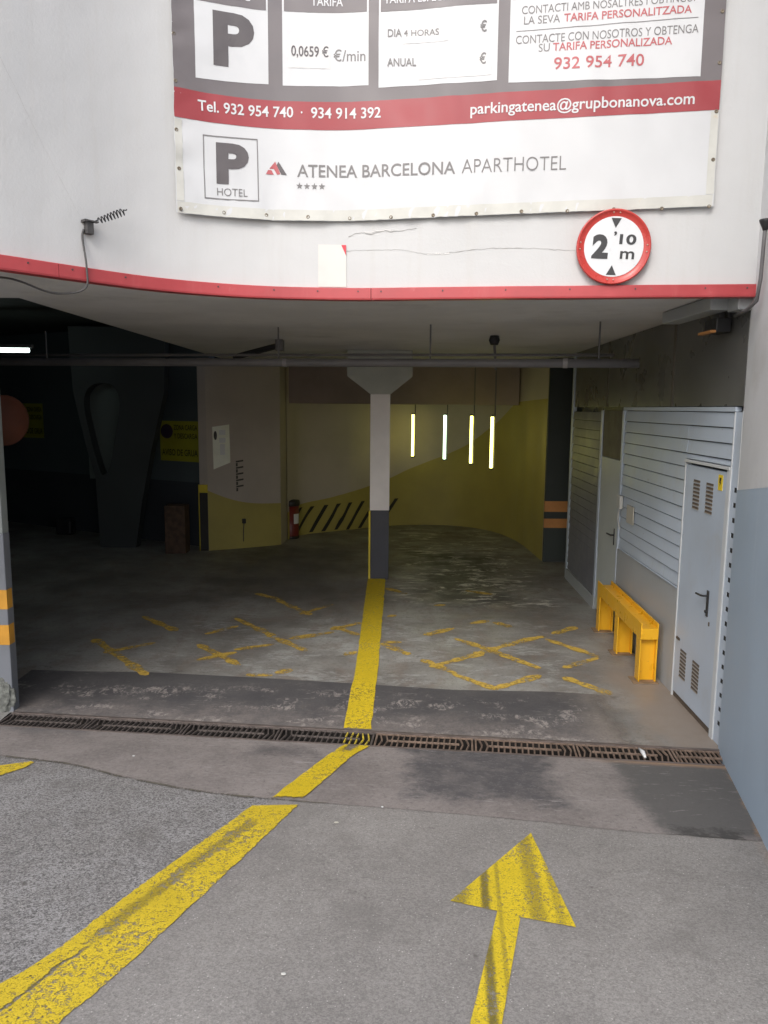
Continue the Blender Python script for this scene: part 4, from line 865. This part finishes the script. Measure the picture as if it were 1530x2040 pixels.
# dark column with orange bands at the right back
dc = thing('banded_column', 'dark column with two orange bands right of the yellow curved wall', 'column', (2.68, 11.9, 0))
bm = B(); box(bm, 2.525, 3.3, 11.72, 12.1, 0, ZC-.003, .005); obj('shaft', bm, M['dark_green'], dc)
for z0, z1 in ((.80, .968), (.545, .69)):
    bm = B(); box(bm, 2.522, 3.3, 11.716, 12.1, z0, z1); obj('orange_band', bm, M['orange2'], dc)
# left dark wall, signs, pylon, oddments
def wq(t, z, off=0): return Vector((-3.0-4.4*t-.494*-off*1., 12.7+2.5*t-.869*off, z))
lwll = thing('side_wall', 'dim two tone wall at the back left, dark blue below', 'wall', (-5.5, 14.1, 0))
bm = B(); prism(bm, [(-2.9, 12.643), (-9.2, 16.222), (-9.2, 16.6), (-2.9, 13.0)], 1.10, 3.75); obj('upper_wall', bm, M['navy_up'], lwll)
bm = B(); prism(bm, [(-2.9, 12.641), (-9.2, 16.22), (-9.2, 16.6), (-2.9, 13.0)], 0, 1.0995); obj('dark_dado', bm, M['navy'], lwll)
def wallsign(label, t0, t1, z0, z1, disc, lines):
    g = thing('wall_sign', label, 'sign', wq((t0+t1)/2, z0, .01), 'yellow loading zone signs')
    sheet('board', [(t0, z0), (t1, z0), (t1, z1), (t0, z1)], M['sign_yel'], g, lambda t, z: wq(t, z, .012), 2, 2)
    if disc:
        bm = B(); poly(bm, [wq(disc[0]+.029*math.cos(k*math.pi/8), disc[1]+.125*math.sin(k*math.pi/8), .018) for k in range(16)]); flat('disc', bm, M['sign_disc'], g)
    for s, a, b, z, h in lines: flat('lettering', text(B(), s, a, b, z, z, h, lambda t, zz: wq(t, zz, .020), .02, .3), M['sign_ink'], g)
wallsign('yellow loading zone sign with round symbol beside the white block', .212, .033, 1.45, 2.14, (.180, 1.96), [('ZONA CARGA', .148, .040, 1.985, .09), ('Y DESCARGA', .148, .040, 1.84, .09), ('AVISO DE GRUA', .205, .040, 1.545, .11)])
wallsign('dim yellow sign behind the orange mirror at the far left', .985, .832, 1.75, 2.42, None, [('ZONA CARGA', .93, .84, 2.26, .09), ('Y DESCARGA', .93, .84, 2.11, .09), ('AVISO DE GRUA', .975, .84, 1.83, .11)])
py = thing('pylon', 'dark V shaped concrete pylon with a teardrop opening', 'pylon', (-4.5, 12.8, 0))
out = [(-4.816, 0), (-4.216, 0), (-4.07, .85), (-3.90, 1.65), (-3.66, 2.6), (-3.60, ZC+.5), (-5.20, ZC+.5), (-5.16, 2.6), (-4.98, 1.7), (-4.85, 1.2)]
tear = catmull([(-4.73, 1.22, 0), (-4.61, 1.36, 0), (-4.50, 1.85, 0), (-4.40, 2.42, 0), (-4.47, 2.68, 0), (-4.68, 2.76, 0), (-4.90, 2.68, 0), (-4.99, 2.42, 0), (-4.90, 1.85, 0), (-4.79, 1.38, 0), (-4.73, 1.22, 0)], 4)[:-1]
bm = B(); lo = [bm.verts.new((x, 12.6, z)) for x, z in out]; li = [bm.verts.new((p.x, 12.6, p.y)) for p in tear]
es = [bm.edges.new((a[i], a[(i+1) % len(a)])) for a in (lo, li) for i in range(len(a))]
r = bmesh.ops.triangle_fill(bm, edges=es, use_beauty=True); fs2 = [f for f in r['geom'] if isinstance(f, bmesh.types.BMFace)]
ex = bmesh.ops.extrude_face_region(bm, geom=fs2); bmesh.ops.translate(bm, verts=[v for v in ex['geom'] if isinstance(v, bmesh.types.BMVert)], vec=(0, .25, 0)); obj('body', bm, M['pylon'], py)
bm = B(); poly(bm, [(-5.05, 12.86, 1.15), (-4.3, 12.86, 1.15), (-4.3, 12.86, 2.85), (-5.05, 12.86, 2.85)]); obj('recess_panel', bm, M['pylon_lt'], py)
bm = B(); box(bm, -3.57, -3.235, 12.1, 12.4, 0, .79, .01); tag(obj('crate', bm, M['crate']), 'tall brown box standing on the floor left of the white block', 'box')
bm = B(); box(bm, -6.1, -5.81, 13.8, 14.05, 0, .28, .03); tag(obj('black_box', bm, M['black']), 'low black box on the floor by the dim left wall', 'box')
# convex mirror seen from the side
mr = thing('convex_mirror', 'orange backed round traffic mirror at the left pillar', 'mirror', (-3.02, 6.1, 2.27))
mc, ma = Vector((-3.06, 6.1, 2.27)), Vector((.80, -.60, -.05)).normalized(); me_ = ma.orthogonal().normalized(); mf = ma.cross(me_); bm = B(); rr = []
for r_, o_ in ((.02, .045), (.10, .040), (.16, .025), (.195, .006), (.205, 0), (.19, -.01), (.10, -.02), (.02, -.022)):
    rr.append([bm.verts.new(mc+(me_*math.cos(k*math.pi/12)+mf*math.sin(k*math.pi/12))*r_+ma*o_) for k in range(24)])
for a, b in zip(rr[:-1], rr[1:]):
    for k in range(24): bm.faces.new((a[k], a[(k+1) % 24], b[(k+1) % 24], b[k]))
bm.faces.new(rr[0]); bm.faces.new(rr[-1][::-1]); obj('dish', bm, M['mirror_o'], mr, True)
bm = B(); tube(bm, [mc+ma*-.02, (-3.2, 5.95, 2.27), (-3.25, 5.765, 2.27)], .016, 8); obj('arm', bm, M['pipe'], mr)
# enclosing walls
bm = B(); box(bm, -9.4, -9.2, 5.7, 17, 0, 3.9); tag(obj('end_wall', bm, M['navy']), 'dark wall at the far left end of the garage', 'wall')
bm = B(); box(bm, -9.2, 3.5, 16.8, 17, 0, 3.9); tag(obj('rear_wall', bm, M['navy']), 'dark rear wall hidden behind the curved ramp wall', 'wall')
bm = B(); box(bm, 3.3, 3.5, 5.16, 16.8, 0, 3.9); tag(obj('boundary_wall', bm, M['dark_green']), 'dark wall in the gap behind the banded column', 'wall')

# ================================================================= DRAIN GRATES
def grate(i, u0, u1, m, label):
    L = u1-u0; g = thing('drain_grate', label, 'drain grate', dr((u0+u1)/2, 0, 0), 'cast iron grates over the drain', ang)
    a, b = -L/2+.004, L/2-.004; bm = B(); zt, zb = .001, -.011
    box(bm, a, b, -.108, -.096, zb, zt, .002); box(bm, a, b, .096, .108, zb, zt, .002); box(bm, a, a+.014, -.095, .095, zb, zt, .002); box(bm, b-.014, b, -.095, .095, zb, zt, .002)
    obj('frame', bm, m, g, local=True)
    bm = B(); bp = B(); n = max(4, int(L/(.041 if i < 7 else .032))); sl_ = .006 if i < 7 else 0
    if i < 7:
        box(bm, a+.10, b-.10, -.006, .006, zb, zt+.001, .001)
    else: box(bm, a+.02, b-.02, -.008, .008, zb, zt+.001, .001)
    for k in range(1, n):
        x = a+(b-a)*k/n; mid = a+.11 < x < b-.11 or i >= 7; wb = .0065
        tgt = bp if (i == 3 and x > b-.235) else bm
        for s_, (v0, v1) in ((1, (-.095, -.007)), (-1, (.007, .095))):
            q0, q1 = (x-sl_/2, x+sl_/2) if mid else (x-.009*s_, x+.009*s_)
            P = [(q0-wb, v0), (q0+wb, v0), (q1+wb, v1), (q1-wb, v1)]
            lo_ = [tgt.verts.new((p[0], p[1], zb)) for p in P]; hi_ = [tgt.verts.new((p[0]+(.002 if j in (0, 3) else -.002), p[1], zt-.001)) for j, p in enumerate(P)]
            for j in range(4): tgt.faces.new((lo_[j], lo_[(j+1) % 4], hi_[(j+1) % 4], hi_[j]))
            tgt.faces.new(hi_)
    obj('bars', bm, m, g, local=True)
    if len(bp.verts): obj('painted_bars', bp, M['yellow_iron'], g, local=True)
    else: bp.free()
us = [-2.92, -2.22, -1.475, -.765, -.055, .665, 1.385, 2.045, 2.44]
lb = ['grimy drain grate at the left pillar', 'grimy drain grate second from the left pillar', 'grimy drain grate third from the left pillar', 'grimy drain grate with yellow paint on its right end', 'rusty drain grate right of the yellow line', 'rusty drain grate second right of the yellow line', 'rusty drain grate with white litter lying on it', 'short drain grate with long slots at the blue wall']
for i in range(8): grate(i, us[i]/math.cos(ang), us[i+1]/math.cos(ang)-.004, M['grate_dark'] if i < 4 else M['grate_rust'], lb[i])
de = thing('drain_edging', 'pair of worn steel edge strips along the drain', 'edging', (0, 5.21, 0))
for v0, v1 in ((-.131, -.112), (.112, .135)):
    bm = B(); P = [dr(-2.93, v0, 0), dr(2.44, v0, 0), dr(2.44, v1, 0), dr(-2.93, v1, 0)]
    lo_ = [bm.verts.new(p+Vector((0, 0, -.03))) for p in P]; hi_ = [bm.verts.new(p+Vector((0, 0, .007))) for p in P]
    for j in range(4): bm.faces.new((lo_[j], lo_[(j+1) % 4], hi_[(j+1) % 4], hi_[j]))
    bm.faces.new(hi_); obj('edge_strip', bm, M['channel_edge'], de)
lt_ = thing('litter', 'small white scrap of plastic lying on the rusty drain grate', 'litter', dr(1.84, -.03, 0))
bm = B(); tube(bm, [dr(1.845, -.08, .012), dr(1.842, -.02, .022), dr(1.832, .06, .014)], [.008, .016, .007], 8); obj('scrap', bm, M['litter'], lt_, True)

# ================================================================= PAINTED MARKINGS
def strip_(Lf, Rt, n, h, side):
    """floor marking between two edge polylines, each resampled to n, lying h above ground"""
    bm = B(); prev = None
    def at(P, t):
        d = [0.]
        for a, b in zip(P[:-1], P[1:]): d.append(d[-1]+math.dist(a, b))
        x = t*d[-1]; i = 0
        while i < len(d)-2 and d[i+1] < x: i += 1
        u = (x-d[i])/(d[i+1]-d[i]); return (P[i][0]*(1-u)+P[i+1][0]*u, P[i][1]*(1-u)+P[i+1][1]*u)
    for i in range(n+1):
        l, r_ = at(Lf, i/n), at(Rt, i/n); j = .010
        l = (l[0]+j*noise.noise(Vector((l[1]*9, 3, 0)))+.008*noise.noise(Vector((l[1]*45, 3, 0))), l[1]+j*noise.noise(Vector((l[1]*7, 5, 0)))); r_ = (r_[0]+j*noise.noise(Vector((r_[1]*9, 8, 0)))+.008*noise.noise(Vector((r_[1]*45, 13, 0))), r_[1])
        row = [bm.verts.new((l[0]*(1-k/4)+r_[0]*k/4, l[1]*(1-k/4)+r_[1]*k/4, gz(l[0]*(1-k/4)+r_[0]*k/4, l[1]*(1-k/4)+r_[1]*k/4)+h)) for k in range(5)]
        if prev:
            for k in range(4): bm.faces.new((prev[k], row[k], row[k+1], prev[k+1]))
        prev = row
    return bm
ll = thing('lane_line', 'long yellow lane line from the column across the drain and up the ramp', 'road marking', (-.2, 5.2, 0))
obj('inner_stretch', strip_([(-.219, 10.39), (-.251, 6.674), (-.272, 6.10), (-.292, 5.372+.02)], [(.03, 10.39), (-.043, 6.68), (-.062, 6.10), (-.082, 5.354+.02)], 40, .008, 0), M['line_in'], ll)
obj('apron_stretch', strip_([(-.262, 5.105), (-.35, 4.93), (-.643, 4.129)], [(-.085, 5.088), (-.20, 4.88), (-.462, 4.12)], 20, .011, 0), M['line_in'], ll)
obj('ramp_stretch', strip_([(-.735, 4.02), (-1.079, 3.121), (-1.252, 2.6), (-1.354, 2.427), (-1.75, 1.55), (-2.4, .1)], [(-.478, 4.045), (-.749, 3.156), (-.955, 2.511), (-1.065, 2.217), (-1.36, 1.45), (-2.0, .0)], 260, .005, 0), M['line'], ll)
ar = B(); A = [(.798, 3.741), (.306, 3.043), (.502, 2.969), (.10, 1.55), (.205, 1.53), (.593, 2.925), (.812, 2.858)]
P3 = [ar.verts.new((x, y, gz(x, y)+.005)) for x, y in A]
ar.faces.new((P3[0], P3[1], P3[2], P3[5], P3[6])); ar.faces.new((P3[2], P3[3], P3[4], P3[5]))
tag(obj('painted_arrow', ar, M['arrow']), 'yellow painted arrow on the ramp pointing into the garage', 'road marking')
bm = B(); P = [(-2.265, 4.632), (-2.293, 4.65), (-2.45, 4.56), (-3.0, 4.24), (-2.96, 4.14), (-2.356, 4.40), (-2.28, 4.535)]
poly(bm, [(x, y, gz(x, y)+.006) for x, y in P]); tag(obj('painted_stroke', bm, M['line']), 'short yellow painted stroke at the left edge of the ramp', 'road marking')
HL = [(.41, 6.93, .64, 6.63), (.68, 6.54, .95, 6.25), (.51, 6.82, .93, 7.14), (.98, 7.21, 1.49, 7.62), (1.49, 7.62, 1.69, 7.74), (.8, 7.6, 1.08, 7.28), (1.12, 7.21, 1.43, 6.8), (1.03, 6.28, 1.38, 6.53), (1.76, 7.59, 2.06, 7.17), (1.74, 6.81, 2.05, 7.04), (1.67, 6.48, 1.91, 6.17), (1.86, 7.87, 2.11, 8.08), (.48, 7.79, .74, 8.), (1., 8.22, 1.18, 8.32), (1.27, 8.25, 1.4, 8.11), (-.53, 7.96, -.29, 8.17), (-.51, 8.01, -.29, 7.77), (-.36, 7.09, -.27, 7.18), (.02, 7.43, .23, 7.16), (.03, 7.51, .17, 7.51), (.07, 9.82, .27, 9.58), (.06, 8.47, .14, 8.52), (1.13, 9.73, 1.4, 9.56), (.64, 8.98, .75, 9.01), (-1.62, 8.26, -1.21, 7.75), (-1.16, 7.66, -.81, 7.26), (-.92, 7.62, -.58, 7.81), (-1.85, 7.77, -1.63, 8.01), (-1.73, 6.93, -1.48, 7.12), (-1.81, 7.31, -1.4, 6.84), (-1.43, 7.24, -1.15, 7.39), (-1.2, 6.52, -1.02, 6.51), (-.96, 6.58, -.85, 6.65), (-2.88, 7.4, -2.22, 6.61), (-2.68, 7.13, -2.37, 7.38), (-2.69, 8.32, -2.28, 7.9), (-1.26, 9.09, -.9, 8.59), (-.93, 8.59, -.66, 8.94), (-1.6, 9.46, -1.31, 9.21)]
hm = thing('hatch_marking', 'faded yellow crossing hatch lines worn into the garage floor', 'road marking', (0, 7.3, 0))
for k, (x0, y0, x1, y1) in enumerate(HL):
    ex_, ey_ = (x1-x0)*.16, (y1-y0)*.16; x0 -= ex_; y0 -= ey_; x1 += ex_; y1 += ey_; bm = B()
    d = Vector((x1-x0, y1-y0, 0)); n_ = Vector((-d.y, d.x, 0)).normalized()*.054; h = .0040+.0002*(k % 9)
    if math.hypot(x0+.15, 0) < .0: continue
    prev = None; N = max(3, int(d.length/.05))
    for i in range(N+1):
        p = Vector((x0, y0, h))+d*(i/N); q = .55+.55*min(1, abs(noise.noise(p*5))*2.2)
        if i in (0, N): q *= .4
        v = (bm.verts.new(p+n_*q), bm.verts.new(p-n_*q))
        if prev: bm.faces.new((prev[0], prev[1], v[1], v[0]))
        prev = v
    flat('hatch_line', bm, M['hatch'], hm)

# small litter on the ramp
def crumb(name, label, cat, x, y, r, m, flatness=.5):
    bm = B(); bmesh.ops.create_icosphere(bm, subdivisions=2, radius=1); z0 = gz(x, y)
    for v in bm.verts:
        n = 1+.35*noise.noise(v.co*1.7+Vector((x*9, y*9, 0))); v.co = Vector((x+v.co.x*r*n*1.3, y+v.co.y*r*n, z0+.004+(v.co.z*n+.8)*r*flatness))
    tag(obj(name, bm, m, smooth=False), label, cat)
crumb('pebble', 'tiny white crumb on the seam right of the yellow line', 'pebble', .005, 4.035, .006, M['litter'])
crumb('leaf', 'tiny tan leaf scrap lying on the asphalt near the yellow line', 'leaf', -.244, 3.819, .010, M['notice'], .15)
crumb('pebble', 'pale grey pebble lying on the asphalt between line and arrow', 'pebble', -.355, 2.51, .007, M['plastic'])
crumb('pebble', 'white speck of plaster lying on the concrete at the left', 'pebble', -1.67, 4.79, .007, M['litter'], .3)
